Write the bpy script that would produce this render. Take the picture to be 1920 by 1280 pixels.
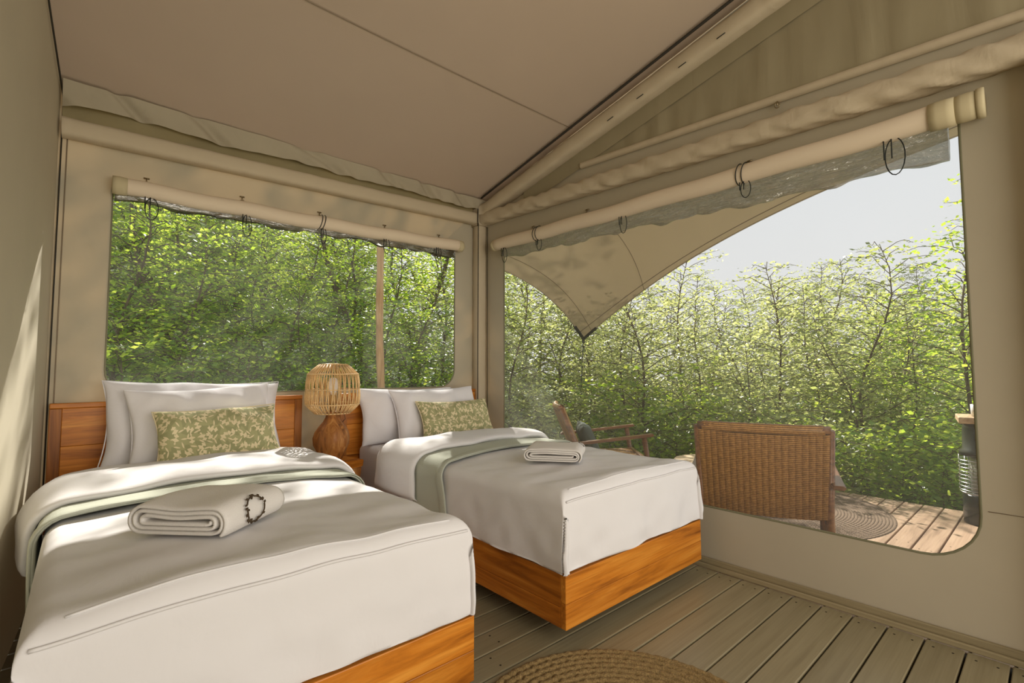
import bpy, bmesh, math, random
import numpy as np
from mathutils import Vector, Matrix

# ------------------------------------------------------------------ camera, sky, sun, exposure
for o in list(bpy.data.objects):
    bpy.data.objects.remove(o, do_unlink=True)
sc = bpy.context.scene
COL = sc.collection
H = 1.15
F_PX = 905.75
cd = bpy.data.cameras.new('camera')
cam = bpy.data.objects.new('camera', cd)
COL.objects.link(cam)
cd.sensor_width = 36.0
cd.lens = F_PX / 1920 * 36.0
cd.clip_start = 0.02
cd.clip_end = 400
_c = np.array([960., 640.])
_vx = np.array([1985., 690.]); _vy = np.array([157., 694.])
_ex = np.array([*(_vx - _c), F_PX]); _ex /= np.linalg.norm(_ex)
_ey = np.array([*(_vy - _c), F_PX]); _ey /= np.linalg.norm(_ey)
_ez = np.cross(_ex, _ey); _ez /= np.linalg.norm(_ez)
if _ez[1] > 0: _ez = -_ez
_ey = np.cross(_ez, _ex); _ey = _ey if _ey[2] > 0 else -_ey
CM = np.array([_ex, _ey, _ez])
right, up, back = CM @ np.array([1, 0, 0]), CM @ np.array([0, -1, 0]), CM @ np.array([0, 0, -1])
cam.matrix_world = Matrix(((right[0], up[0], back[0], 0), (right[1], up[1], back[1], 0),
                           (right[2], up[2], back[2], H), (0, 0, 0, 1)))
sc.camera = cam

SUN_DIR = Vector((1.0, 1.42, 1.38)).normalized()
world = bpy.data.worlds.new('sky'); sc.world = world
world.use_nodes = True
wn = world.node_tree; wn.nodes.clear()
wo = wn.nodes.new('ShaderNodeOutputWorld'); wb = wn.nodes.new('ShaderNodeBackground')
wtc = wn.nodes.new('ShaderNodeTexCoord'); wsx = wn.nodes.new('ShaderNodeSeparateXYZ'); wr = wn.nodes.new('ShaderNodeValToRGB')
wn.links.new(wtc.outputs['Generated'], wsx.inputs[0]); wn.links.new(wsx.outputs['Z'], wr.inputs[0])
wr.color_ramp.elements[0].position = 0.0; wr.color_ramp.elements[0].color = (0.97, 0.965, 0.94, 1)
wr.color_ramp.elements[1].position = 0.9; wr.color_ramp.elements[1].color = (0.82, 0.91, 1.0, 1)
wn.links.new(wr.outputs[0], wb.inputs[0]); wb.inputs[1].default_value = 0.88
wn.links.new(wb.outputs[0], wo.inputs[0])

sd = bpy.data.lights.new('sun', 'SUN'); sd.energy = 9.0; sd.angle = math.radians(0.7); sd.color = (1.0, 0.94, 0.84)
sun = bpy.data.objects.new('sun', sd); COL.objects.link(sun)
sun.rotation_euler = SUN_DIR.to_track_quat('Z', 'Y').to_euler()
sun.location = (10, 14, 14)

# added fill lamp behind the camera, brightens the interior as an open front would
ad = bpy.data.lights.new('front_fill_light', 'AREA'); ad.shape = 'RECTANGLE'; ad.size = 3.0; ad.size_y = 2.2
ad.energy = 82; ad.color = (1.0, 0.88, 0.73)
al = bpy.data.objects.new('front_fill_light', ad); COL.objects.link(al)
al.location = (1.25, -1.9, 1.35)
al.rotation_euler = (math.radians(90), 0, 0)

vs = sc.view_settings
sc.display_settings.display_device = 'sRGB'
vs.view_transform = 'Standard'; vs.look = 'None'; vs.gamma = 1.0; vs.use_curve_mapping = False
vs.exposure = 0.0
sc.cycles.max_bounces = 10
sc.cycles.transparent_max_bounces = 24
sc.cycles.transmission_bounces = 8
sc.cycles.diffuse_bounces = 5

# ------------------------------------------------------------------ helpers
rng = np.random.default_rng(7)
def lin(r, g, b):
    f = lambda c: (c / 255 / 12.92) if c / 255 <= 0.04045 else ((c / 255 + 0.055) / 1.055) ** 2.4
    return (f(r), f(g), f(b), 1.0)

def link_mesh(name, verts, faces, mat, parent=None, smooth=True, uv=None):
    me = bpy.data.meshes.new(name)
    me.from_pydata([tuple(map(float, v)) for v in verts], [], [tuple(map(int, f)) for f in faces])
    if smooth and len(me.polygons):
        me.polygons.foreach_set('use_smooth', [True] * len(me.polygons))
    if uv is not None:
        l = me.uv_layers.new(name='UVMap')
        vi = np.empty(len(me.loops), dtype=np.int32); me.loops.foreach_get('vertex_index', vi)
        l.data.foreach_set('uv', np.asarray(uv, dtype=np.float32)[vi].ravel())
    me.update()
    if mat: me.materials.append(mat)
    o = bpy.data.objects.new(name, me); COL.objects.link(o)
    if parent is not None: o.parent = parent
    return o

def thing(name, label, cat, loc=(0, 0, 0), rz=0.0, group=None):
    o = bpy.data.objects.new(name, None); COL.objects.link(o)
    o.location = loc; o.rotation_euler = (0, 0, rz); o.empty_display_size = 0.1
    return tag(o, label, cat, group)

def tag(o, label=None, cat=None, group=None, kind=None):
    if label: o['label'] = label
    if cat: o['category'] = cat
    if group: o['group'] = group
    if kind: o['kind'] = kind
    return o

def grid_faces(nu, nv, cu=False, cv=False, off=0):
    f = []
    for i in range(nu if cu else nu - 1):
        for j in range(nv if cv else nv - 1):
            a = i * nv + j; b = ((i + 1) % nu) * nv + j
            c = ((i + 1) % nu) * nv + (j + 1) % nv; d = i * nv + (j + 1) % nv
            f.append((a + off, b + off, c + off, d + off))
    return f

class MB:
    def __init__(self): self.v = []; self.f = []
    def add(self, verts, faces):
        o = len(self.v); self.v.extend([tuple(map(float, p)) for p in verts])
        self.f.extend([tuple(int(i) + o for i in q) for q in faces]); return self
    def box(self, x0, x1, y0, y1, z0, z1, M=None):
        v = [(x, y, z) for x in (x0, x1) for y in (y0, y1) for z in (z0, z1)]
        if M is not None: v = [tuple(M @ Vector(p)) for p in v]
        return self.add(v, [(0, 1, 3, 2), (4, 6, 7, 5), (0, 4, 5, 1), (2, 3, 7, 6), (0, 2, 6, 4), (1, 5, 7, 3)])
    def tube(self, pts, r, n=8, caps=True, closed=False):
        P = np.array(pts, float); m = len(P)
        R = np.full(m, r, float) if np.isscalar(r) else np.array(r, float)
        T = np.zeros_like(P)
        if closed: T = np.roll(P, -1, 0) - np.roll(P, 1, 0)
        else:
            T[1:-1] = P[2:] - P[:-2]; T[0] = P[1] - P[0]; T[-1] = P[-1] - P[-2]
        T /= np.linalg.norm(T, axis=1)[:, None] + 1e-12
        ref = np.array([0, 0, 1.]) if abs(T[0, 2]) < 0.9 else np.array([1., 0, 0])
        nrm = np.cross(T[0], ref); nrm /= np.linalg.norm(nrm)
        vs_ = []
        for i in range(m):
            nrm = nrm - T[i] * np.dot(nrm, T[i]); nrm /= np.linalg.norm(nrm) + 1e-12
            b = np.cross(T[i], nrm)
            for k in range(n):
                a = 2 * math.pi * k / n
                vs_.append(P[i] + R[i] * (math.cos(a) * nrm + math.sin(a) * b))
        f = grid_faces(m, n, closed, True)
        if caps and not closed:
            f.append(tuple(range(n))); f.append(tuple(range((m - 1) * n, m * n))[::-1])
        return self.add(vs_, f)
    def lathe(self, prof, n=32, c=(0, 0), fn=None):
        vs_ = []
        for (r, z) in prof:
            for k in range(n):
                a = 2 * math.pi * k / n
                rr = r * (fn(a, z) if fn else 1)
                vs_.append((c[0] + rr * math.cos(a), c[1] + rr * math.sin(a), z))
        f = grid_faces(len(prof), n, False, True)
        f.append(tuple(range(n))[::-1]); f.append(tuple(range((len(prof) - 1) * n, len(prof) * n)))
        return self.add(vs_, f)
    def build(self, name, mat, parent=None, smooth=True):
        o = link_mesh(name, self.v, self.f, mat, parent, smooth)
        bm = bmesh.new(); bm.from_mesh(o.data); bmesh.ops.recalc_face_normals(bm, faces=bm.faces); bm.to_mesh(o.data); bm.free()
        return o

def bbox(name, x0, x1, y0, y1, z0, z1, mat, parent=None, bev=0.004, seg=2, M=None):
    bm = bmesh.new(); bmesh.ops.create_cube(bm, size=1.0)
    for v in bm.verts:
        v.co = Vector((x0 + (v.co.x + .5) * (x1 - x0), y0 + (v.co.y + .5) * (y1 - y0), z0 + (v.co.z + .5) * (z1 - z0)))
        if M is not None: v.co = M @ v.co
    if bev > 0: bmesh.ops.bevel(bm, geom=bm.edges[:], offset=bev, segments=seg, affect='EDGES', profile=0.5)
    me = bpy.data.meshes.new(name); bm.to_mesh(me); bm.free()
    me.materials.append(mat)
    o = bpy.data.objects.new(name, me); COL.objects.link(o)
    if parent is not None: o.parent = parent
    return o

def waves(x, y, seed, scale, n=7, stretch=(1, 1)):
    r = np.random.default_rng(seed); out = 0
    for k in range(n):
        a = r.uniform(0, 2 * math.pi); w = scale * r.uniform(.6, 1.7)
        out = out + np.sin(w * (x * math.cos(a) * stretch[0] + y * math.sin(a) * stretch[1]) + r.uniform(0, 6.28) + 0.8 * np.sin(.6 * w * (y * math.cos(a) - x * math.sin(a)) + r.uniform(0, 6.28)))
    return out / math.sqrt(n)

# ------------------------------------------------------------------ materials
def newmat(name):
    m = bpy.data.materials.new(name); m.use_nodes = True
    nt = m.node_tree; nt.nodes.clear()
    out = nt.nodes.new('ShaderNodeOutputMaterial')
    return m, nt, out
def N(nt, t, **kw):
    n = nt.nodes.new(t)
    for k, v in kw.items():
        if k in n.inputs: n.inputs[k].default_value = v
        else: setattr(n, k, v)
    return n
def ramp(nt, stops):
    r = nt.nodes.new('ShaderNodeValToRGB'); e = r.color_ramp.elements
    while len(e) < len(stops): e.new(0.5)
    for el, (p, c) in zip(e, stops): el.position = p; el.color = c
    return r
def bump(nt, src, strength, dist=0.01):
    b = N(nt, 'ShaderNodeBump', Strength=strength, Distance=dist); nt.links.new(src, b.inputs['Height']); return b
def coords(nt, scale=(1, 1, 1), kind='Object'):
    tc = nt.nodes.new('ShaderNodeTexCoord'); mp = nt.nodes.new('ShaderNodeMapping'); mp.inputs['Scale'].default_value = scale
    nt.links.new(tc.outputs[kind], mp.inputs[0]); return mp.outputs[0]

def fabric(name, col, var=0.08, rough=0.9, weave=600, wst=0.15, trans=0.0, tcol=None, wrinkle=0.0, wscale=(8, 8, 8)):
    m, nt, out = newmat(name); L = nt.links.new
    co = coords(nt)
    nz = N(nt, 'ShaderNodeTexNoise', Scale=3.0, Detail=4.0); L(co, nz.inputs['Vector'])
    c2 = tuple(c * (1 - var) for c in col[:3]) + (1,)
    r = ramp(nt, [(0.35, c2), (0.7, col)]); L(nz.outputs['Fac'], r.inputs[0])
    fine = N(nt, 'ShaderNodeTexNoise', Scale=float(weave), Detail=1.0); L(co, fine.inputs['Vector'])
    b = bump(nt, fine.outputs['Fac'], wst, 0.002)
    if wrinkle > 0:
        wz = N(nt, 'ShaderNodeTexNoise', Scale=1.0, Detail=5.0, Distortion=0.6); L(coords(nt, wscale), wz.inputs['Vector'])
        b2 = bump(nt, wz.outputs['Fac'], wrinkle, 0.02); L(b2.outputs[0], b.inputs['Normal'])
    p = N(nt, 'ShaderNodeBsdfPrincipled', Roughness=rough); L(r.outputs[0], p.inputs['Base Color']); L(b.outputs[0], p.inputs['Normal'])
    p.inputs['Specular IOR Level'].default_value = 0.2
    if trans > 0:
        t = N(nt, 'ShaderNodeBsdfTranslucent', Color=tcol or col); mx = N(nt, 'ShaderNodeMixShader', Fac=trans)
        L(p.outputs[0], mx.inputs[1]); L(t.outputs[0], mx.inputs[2]); L(mx.outputs[0], out.inputs[0])
    else: L(p.outputs[0], out.inputs[0])
    return m

def wood(name, dark, mid, light, axis=0, scale=1.0, rough=0.4, spec=0.4, knots=True):
    m, nt, out = newmat(name); L = nt.links.new
    s = [14 * scale] * 3; s[axis] = 1.1 * scale
    oi = nt.nodes.new('ShaderNodeObjectInfo'); co = coords(nt, tuple(s))
    add = N(nt, 'ShaderNodeVectorMath', operation='ADD'); cmb = N(nt, 'ShaderNodeMath', operation='MULTIPLY'); cmb.inputs[1].default_value = 37.0
    L(oi.outputs['Random'], cmb.inputs[0]); L(co, add.inputs[0]); L(cmb.outputs[0], add.inputs[1])
    nz = N(nt, 'ShaderNodeTexNoise', Scale=1.0, Detail=6.0, Roughness=0.6, Distortion=1.2); L(add.outputs[0], nz.inputs['Vector'])
    r = ramp(nt, [(0.28, dark), (0.5, mid), (0.75, light)]); L(nz.outputs['Fac'], r.inputs[0])
    fs = [120 * scale] * 3; fs[axis] = 3 * scale
    fz = N(nt, 'ShaderNodeTexNoise', Scale=1.0, Detail=3.0); L(coords(nt, tuple(fs)), fz.inputs['Vector'])
    mx = N(nt, 'ShaderNodeMix', data_type='RGBA', blend_type='MULTIPLY'); mx.inputs[0].default_value = 0.35
    fr = ramp(nt, [(0.3, (.55, .5, .45, 1)), (0.6, (1, 1, 1, 1))]); L(fz.outputs['Fac'], fr.inputs[0])
    L(r.outputs[0], mx.inputs[6]); L(fr.outputs[0], mx.inputs[7])
    hv = N(nt, 'ShaderNodeHueSaturation'); mr = N(nt, 'ShaderNodeMapRange'); mr.inputs[3].default_value = 0.88; mr.inputs[4].default_value = 1.12
    L(oi.outputs['Random'], mr.inputs[0]); L(mr.outputs[0], hv.inputs['Value']); L(mx.outputs[2], hv.inputs['Color'])
    p = N(nt, 'ShaderNodeBsdfPrincipled', Roughness=rough); p.inputs['Specular IOR Level'].default_value = spec
    L(hv.outputs[0], p.inputs['Base Color'])
    b = bump(nt, fz.outputs['Fac'], 0.12, 0.002); L(b.outputs[0], p.inputs['Normal'])
    L(p.outputs[0], out.inputs[0]); return m

def plain(name, col, rough=0.5, metal=0.0, spec=0.4, bumpy=0.0, bscale=60, var=0.0):
    m, nt, out = newmat(name); L = nt.links.new
    p = N(nt, 'ShaderNodeBsdfPrincipled', Roughness=rough, Metallic=metal); p.inputs['Base Color'].default_value = col
    p.inputs['Specular IOR Level'].default_value = spec
    nz = N(nt, 'ShaderNodeTexNoise', Scale=float(bscale), Detail=3.0); L(coords(nt), nz.inputs['Vector'])
    if var:
        r = ramp(nt, [(0.3, tuple(c * (1 - var) for c in col[:3]) + (1,)), (0.7, col)]); L(nz.outputs['Fac'], r.inputs[0]); L(r.outputs[0], p.inputs['Base Color'])
    if bumpy: b = bump(nt, nz.outputs['Fac'], bumpy, 0.005); L(b.outputs[0], p.inputs['Normal'])
    L(p.outputs[0], out.inputs[0]); return m

M_WALL = fabric('tent_canvas', lin(180, 173, 154), 0.05, weave=900, wst=0.12, trans=0.07, tcol=lin(225, 180, 125), wrinkle=0.12, wscale=(1.5, 1.5, 3))
M_ROOF = fabric('roof_canvas', lin(192, 175, 157), 0.03, weave=700, wst=0.08)
M_SLEEVE = fabric('sleeve_canvas', lin(200, 186, 160), 0.05, weave=900, wst=0.1, trans=0.08, tcol=lin(210, 180, 130), wrinkle=0.35, wscale=(9, 9, 5))
M_FLAP = fabric('flap_canvas', lin(178, 168, 146), 0.06, weave=700, wst=0.1, trans=0.10, tcol=lin(190, 180, 120), wrinkle=0.5, wscale=(7, 5, 7))
M_BAND = fabric('blind_band', lin(196, 184, 150), 0.05, weave=700, wst=0.1)
M_EAVE = fabric('eave_canvas', lin(176, 164, 128), 0.15, weave=700, wst=0.1, trans=0.3, tcol=lin(190, 180, 110), wrinkle=0.4, wscale=(5, 5, 9))
M_GABLE = fabric('gable_canvas', lin(160, 150, 122), 0.06, weave=800, wst=0.1, trans=0.10, tcol=lin(170, 150, 100), wrinkle=0.45, wscale=(1, 5, .7))
M_FLY = fabric('fly_canvas', lin(200, 186, 160), 0.05, weave=500, wst=0.1, trans=0.07, tcol=lin(190, 168, 130), wrinkle=0.1, wscale=(2, 2, 2))
M_ROLL = fabric('blind_fabric', lin(226, 210, 186), 0.03, weave=900, wst=0.06, trans=0.04)
M_PIPE = plain('binding', lin(120, 118, 92), 0.7)
M_SEAM = plain('seam_thread', lin(138, 124, 104), 0.8)
M_CORD = plain('black_cord', lin(22, 28, 26), 0.6)
M_GAP = plain('gap_shade_and_cord', lin(52, 48, 40), 0.8, bumpy=.3)
M_HOOK = plain('steel_hook', lin(150, 135, 105), 0.35, 0.8)
M_LINEN = fabric('white_linen', (0.80, 0.79, 0.80, 1), 0.02, rough=0.85, weave=1200, wst=0.06, trans=0.06, wrinkle=0.22, wscale=(7, 5, 5))
M_PILLOW = fabric('white_pillowcase', (0.80, 0.785, 0.81, 1), 0.02, rough=0.85, weave=1200, wst=0.06, trans=0.06, wrinkle=0.25, wscale=(6, 9, 6))
M_SAGE = fabric('sage_blanket', lin(186, 190, 176), 0.06, rough=0.95, weave=260, wst=0.5)
M_TERRY = fabric('terry_towel', (0.78, 0.755, 0.725, 1), 0.05, rough=1.0, weave=420, wst=0.9)
M_DARKCUSH = fabric('grey_green_cushion', lin(92, 100, 92), 0.1, weave=500, wst=0.3)
M_TEAKX = wood('teak_x', lin(124, 66, 12), lin(196, 120, 34), lin(224, 154, 62), 0, 1.0, 0.38)
M_TEAKY = wood('teak_y', lin(120, 64, 12), lin(184, 110, 30), lin(212, 144, 56), 1, 1.0, 0.38)
M_TEAKZ = wood('teak_z', lin(110, 60, 14), lin(164, 100, 34), lin(190, 126, 54), 2, 1.0, 0.4)
M_STUMP = wood('stump_wood', lin(128, 72, 24), lin(184, 122, 58), lin(205, 150, 88), 2, 0.8, 0.6)
M_DRIFT = wood('driftwood', lin(44, 26, 12), lin(158, 100, 46), lin(206, 150, 84), 2, 1.6, 0.5)
M_PLANK = wood('floor_plank_paint', lin(132, 122, 94), lin(140, 130, 102), lin(146, 136, 108), 0, 0.7, 0.36, 0.5)
M_SKIRT = wood('baseboard_wood', lin(130, 118, 90), lin(150, 138, 108), lin(160, 148, 118), 1, 0.7, 0.5)
M_DECK = wood('deck_plank_wood', lin(122, 96, 74), lin(166, 138, 112), lin(184, 158, 132), 0, 0.8, 0.6)
M_POLE = wood('pole_wood', lin(150, 112, 70), lin(196, 160, 116), lin(215, 184, 142), 2, 1.0, 0.6)
M_CHAIRW = wood('chair_wood', lin(84, 48, 22), lin(134, 86, 46), lin(168, 122, 78), 0, 1.4, 0.32, 0.6)
M_TABLEW = wood('table_wood', lin(150, 120, 86), lin(190, 164, 128), lin(210, 186, 152), 0, 0.8, 0.5)
def rattan():
    m, nt, out = newmat('rattan_weave'); L = nt.links.new
    tc = nt.nodes.new('ShaderNodeTexCoord')
    wv = N(nt, 'ShaderNodeTexWave', wave_type='BANDS', bands_direction='Z', Scale=27.3, Distortion=1.2); wv.inputs['Detail Scale'].default_value = 6.0; L(tc.outputs['Object'], wv.inputs['Vector'])
    nz = N(nt, 'ShaderNodeTexNoise', Scale=45.0, Detail=3.0); L(tc.outputs['Object'], nz.inputs['Vector'])
    r = ramp(nt, [(0.0, lin(104, 66, 26)), (0.45, lin(188, 134, 68)), (1.0, lin(214, 164, 96))]); L(wv.outputs['Fac'], r.inputs[0])
    r2 = ramp(nt, [(0.3, (.62, .58, .52, 1)), (0.7, (1, 1, 1, 1))]); L(nz.outputs['Fac'], r2.inputs[0])
    mx = N(nt, 'ShaderNodeMix', data_type='RGBA', blend_type='MULTIPLY'); mx.inputs[0].default_value = 1.0; L(r.outputs[0], mx.inputs[6]); L(r2.outputs[0], mx.inputs[7])
    p = N(nt, 'ShaderNodeBsdfPrincipled', Roughness=0.42); L(mx.outputs[2], p.inputs['Base Color']); L(p.outputs[0], out.inputs[0]); return m
M_RATTAN = rattan()
M_CANE = plain('lamp_rattan', lin(238, 200, 142), 0.5, bumpy=0.2, bscale=120, var=0.25)
M_JUTE = plain('jute_inside', lin(158, 132, 86), 0.95, bumpy=0.8, bscale=180, var=0.5)
M_JUTE2 = plain('jute_deck', lin(124, 104, 84), 0.95, bumpy=0.8, bscale=120, var=0.4)
M_BLACK = plain('black_enamel', lin(34, 38, 34), 0.25, 0.1, 0.6)
M_CHROME = plain('chrome_wire', lin(190, 190, 190), 0.25, 1.0)
M_SILVER = plain('silver_panel', lin(170, 168, 160), 0.4, 0.7)
M_WHITE = plain('white_ceramic', lin(232, 232, 228), 0.3)
M_BULB = plain('frosted_bulb', lin(245, 240, 232), 0.2, 0, 0.6)
M_SOCK = plain('brass_socket', lin(196, 160, 104), 0.4, 0.4)
M_DARK = plain('dark_gap', lin(40, 32, 20), 0.9)
M_EMB = plain('embroidery', lin(72, 58, 40), 0.9)
M_ROCK = plain('pale_stone', lin(190, 190, 186), 0.9, bumpy=.6, bscale=6, var=.3)
M_BARK = plain('bark', lin(112, 96, 76), 0.9, bumpy=0.8, bscale=14, var=0.55)
M_GROUND = plain('forest_floor', lin(72, 92, 40), 1.0, bumpy=0.6, bscale=3, var=0.6)

def pane_mat(name, opacity, col):
    m, nt, out = newmat(name); L = nt.links.new
    t = nt.nodes.new('ShaderNodeBsdfTransparent'); d = N(nt, 'ShaderNodeBsdfDiffuse', Color=col); tr = N(nt, 'ShaderNodeBsdfTranslucent', Color=col)
    m1 = N(nt, 'ShaderNodeMixShader', Fac=0.6); L(d.outputs[0], m1.inputs[1]); L(tr.outputs[0], m1.inputs[2])
    nz = N(nt, 'ShaderNodeTexNoise', Scale=2.0, Detail=3.0); L(coords(nt), nz.inputs['Vector'])
    mr = N(nt, 'ShaderNodeMapRange'); mr.inputs[3].default_value = opacity * .8; mr.inputs[4].default_value = opacity * 1.2
    L(nz.outputs['Fac'], mr.inputs[0])
    m2 = nt.nodes.new('ShaderNodeMixShader'); L(mr.outputs[0], m2.inputs[0]); L(t.outputs[0], m2.inputs[1]); L(m1.outputs[0], m2.inputs[2])
    L(m2.outputs[0], out.inputs[0]); return m
M_PANE = pane_mat('insect_mesh_back', 0.06, (.75, .74, .66, 1))
M_PANE2 = pane_mat('insect_mesh_side', 0.12, (.75, .74, .68, 1))

def pvc_mat(nm, opq, tint, bst=1.0):
    m, nt, out = newmat(nm); L = nt.links.new
    co = coords(nt, (3, 3, 22))
    nz = N(nt, 'ShaderNodeTexNoise', Scale=2.0, Detail=4.0, Distortion=1.0); L(co, nz.inputs['Vector'])
    b = bump(nt, nz.outputs['Fac'], bst, 0.08)
    g = N(nt, 'ShaderNodeBsdfGlossy', Roughness=0.12, Color=(.8, .8, .8, 1)); L(b.outputs[0], g.inputs['Normal'])
    d = N(nt, 'ShaderNodeBsdfTranslucent', Color=tint); t = N(nt, 'ShaderNodeBsdfTransparent', Color=(.80, .81, .77, 1))
    m1 = N(nt, 'ShaderNodeMixShader', Fac=1 - opq); L(d.outputs[0], m1.inputs[1]); L(t.outputs[0], m1.inputs[2])
    m2 = N(nt, 'ShaderNodeMixShader', Fac=0.34); L(m1.outputs[0], m2.inputs[1]); L(g.outputs[0], m2.inputs[2])
    L(m2.outputs[0], out.inputs[0]); return m
M_PVC = pvc_mat('clear_vinyl', .34, lin(236, 236, 230)); M_PVCD = pvc_mat('smoky_vinyl', .75, lin(112, 104, 80), .35)

def print_mat():
    m, nt, out = newmat('leaf_print'); L = nt.links.new
    tc = nt.nodes.new('ShaderNodeTexCoord')
    base, cream, shade = lin(164, 162, 118), lin(218, 204, 166), lin(150, 150, 108)
    def leaves(scale, w, l, offs, bend):
        mp = nt.nodes.new('ShaderNodeMapping'); mp.inputs['Scale'].default_value = (scale * 2.0, scale, 1); mp.inputs['Location'].default_value = offs
        L(tc.outputs['UV'], mp.inputs[0])
        vo = N(nt, 'ShaderNodeTexVoronoi', Scale=1.0, Randomness=0.75); vo.voronoi_dimensions = '2D'; L(mp.outputs[0], vo.inputs['Vector'])
        sb = N(nt, 'ShaderNodeVectorMath', operation='SUBTRACT'); L(mp.outputs[0], sb.inputs[0]); L(vo.outputs['Position'], sb.inputs[1])
        sc_ = nt.nodes.new('ShaderNodeSeparateColor'); L(vo.outputs['Color'], sc_.inputs[0])
        an = N(nt, 'ShaderNodeMath', operation='MULTIPLY'); an.inputs[1].default_value = 6.28; L(sc_.outputs[0], an.inputs[0])
        rt = N(nt, 'ShaderNodeVectorRotate', rotation_type='Z_AXIS'); L(sb.outputs[0], rt.inputs['Vector']); L(an.outputs[0], rt.inputs['Angle'])
        sx = nt.nodes.new('ShaderNodeSeparateXYZ'); L(rt.outputs[0], sx.inputs[0])
        ax = N(nt, 'ShaderNodeMath', operation='ABSOLUTE'); L(sx.outputs[0], ax.inputs[0])
        ay = N(nt, 'ShaderNodeMath', operation='DIVIDE'); L(sx.outputs[1], ay.inputs[0]); ay.inputs[1].default_value = l
        # three-lobed sprig: width oscillates along the leaf
        a2 = N(nt, 'ShaderNodeMath', operation='MULTIPLY'); L(ay.outputs[0], a2.inputs[0]); L(ay.outputs[0], a2.inputs[1])
        om = N(nt, 'ShaderNodeMath', operation='SUBTRACT'); om.inputs[0].default_value = 1.0; L(a2.outputs[0], om.inputs[1])
        sn = N(nt, 'ShaderNodeMath', operation='MULTIPLY'); L(ay.outputs[0], sn.inputs[0]); sn.inputs[1].default_value = bend
        s2 = N(nt, 'ShaderNodeMath', operation='SINE'); L(sn.outputs[0], s2.inputs[0])
        s3 = N(nt, 'ShaderNodeMath', operation='MULTIPLY_ADD'); L(s2.outputs[0], s3.inputs[0]); s3.inputs[1].default_value = 0.45; s3.inputs[2].default_value = 0.6
        wd = N(nt, 'ShaderNodeMath', operation='MULTIPLY'); L(om.outputs[0], wd.inputs[0]); L(s3.outputs[0], wd.inputs[1])
        w2 = N(nt, 'ShaderNodeMath', operation='MULTIPLY'); L(wd.outputs[0], w2.inputs[0]); w2.inputs[1].default_value = w
        ls = N(nt, 'ShaderNodeMath', operation='LESS_THAN'); L(ax.outputs[0], ls.inputs[0]); L(w2.outputs[0], ls.inputs[1])
        return ls.outputs[0]
    a = leaves(5.4, .30, .50, (0, 0, 0), 8.5); b = leaves(8.0, .17, .46, (.37, .71, 0), 0.0); c = leaves(4, .6, .5, (.8, .2, 0), 5)
    m0 = N(nt, 'ShaderNodeMix', data_type='RGBA'); m0.inputs[6].default_value = base; m0.inputs[7].default_value = shade; L(c, m0.inputs[0])
    mxx = N(nt, 'ShaderNodeMath', operation='MAXIMUM'); L(a, mxx.inputs[0]); L(b, mxx.inputs[1])
    m1 = N(nt, 'ShaderNodeMix', data_type='RGBA'); L(mxx.outputs[0], m1.inputs[0]); L(m0.outputs[2], m1.inputs[6]); m1.inputs[7].default_value = cream
    p = N(nt, 'ShaderNodeBsdfPrincipled', Roughness=0.9); L(m1.outputs[2], p.inputs['Base Color'])
    fz = N(nt, 'ShaderNodeTexNoise', Scale=500.0); b_ = bump(nt, fz.outputs['Fac'], 0.3, 0.002); L(b_.outputs[0], p.inputs['Normal'])
    L(p.outputs[0], out.inputs[0]); return m
M_PRINT = print_mat()

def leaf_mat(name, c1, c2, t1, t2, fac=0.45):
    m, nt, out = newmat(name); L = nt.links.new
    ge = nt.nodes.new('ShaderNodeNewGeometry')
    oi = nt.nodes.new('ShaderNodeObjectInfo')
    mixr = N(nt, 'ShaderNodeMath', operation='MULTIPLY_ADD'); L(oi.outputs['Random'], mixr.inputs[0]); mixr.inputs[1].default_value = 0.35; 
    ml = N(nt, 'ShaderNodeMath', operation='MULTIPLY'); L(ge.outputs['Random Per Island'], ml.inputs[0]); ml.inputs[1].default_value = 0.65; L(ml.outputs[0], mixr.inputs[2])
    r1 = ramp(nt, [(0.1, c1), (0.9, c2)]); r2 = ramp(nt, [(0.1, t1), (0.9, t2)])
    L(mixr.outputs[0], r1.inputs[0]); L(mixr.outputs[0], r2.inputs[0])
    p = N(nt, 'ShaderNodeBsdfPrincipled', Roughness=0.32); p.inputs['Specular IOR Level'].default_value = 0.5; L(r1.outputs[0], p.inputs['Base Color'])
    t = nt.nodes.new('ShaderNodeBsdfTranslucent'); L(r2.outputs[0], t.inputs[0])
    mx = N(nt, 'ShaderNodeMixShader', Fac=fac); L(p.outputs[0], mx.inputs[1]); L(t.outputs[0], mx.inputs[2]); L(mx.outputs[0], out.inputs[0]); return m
M_LEAF = leaf_mat('beech_leaves', lin(92, 106, 60), lin(148, 158, 100), lin(176, 190, 90), lin(236, 236, 160), .52)
M_LEAF2 = leaf_mat('forest_leaves', lin(70, 104, 40), lin(116, 150, 62), lin(172, 210, 46), lin(236, 242, 104), .55)
M_LEAF4 = leaf_mat('dark_hill_leaves', lin(62, 74, 48), lin(92, 104, 70), lin(110, 130, 60), lin(150, 160, 90), .4)
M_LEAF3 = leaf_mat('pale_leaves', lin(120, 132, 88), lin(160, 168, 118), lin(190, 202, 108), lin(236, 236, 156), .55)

# ------------------------------------------------------------------ setting: the tent
XR, YB, YF = 2.77, 3.57, -1.6
def xl(y): return -0.149 - 0.057 * (YB - y)
ROOF0, SLOPE = 2.70, 0.225
def zroof(y): return ROOF0 + SLOPE * (YB - y)

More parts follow.
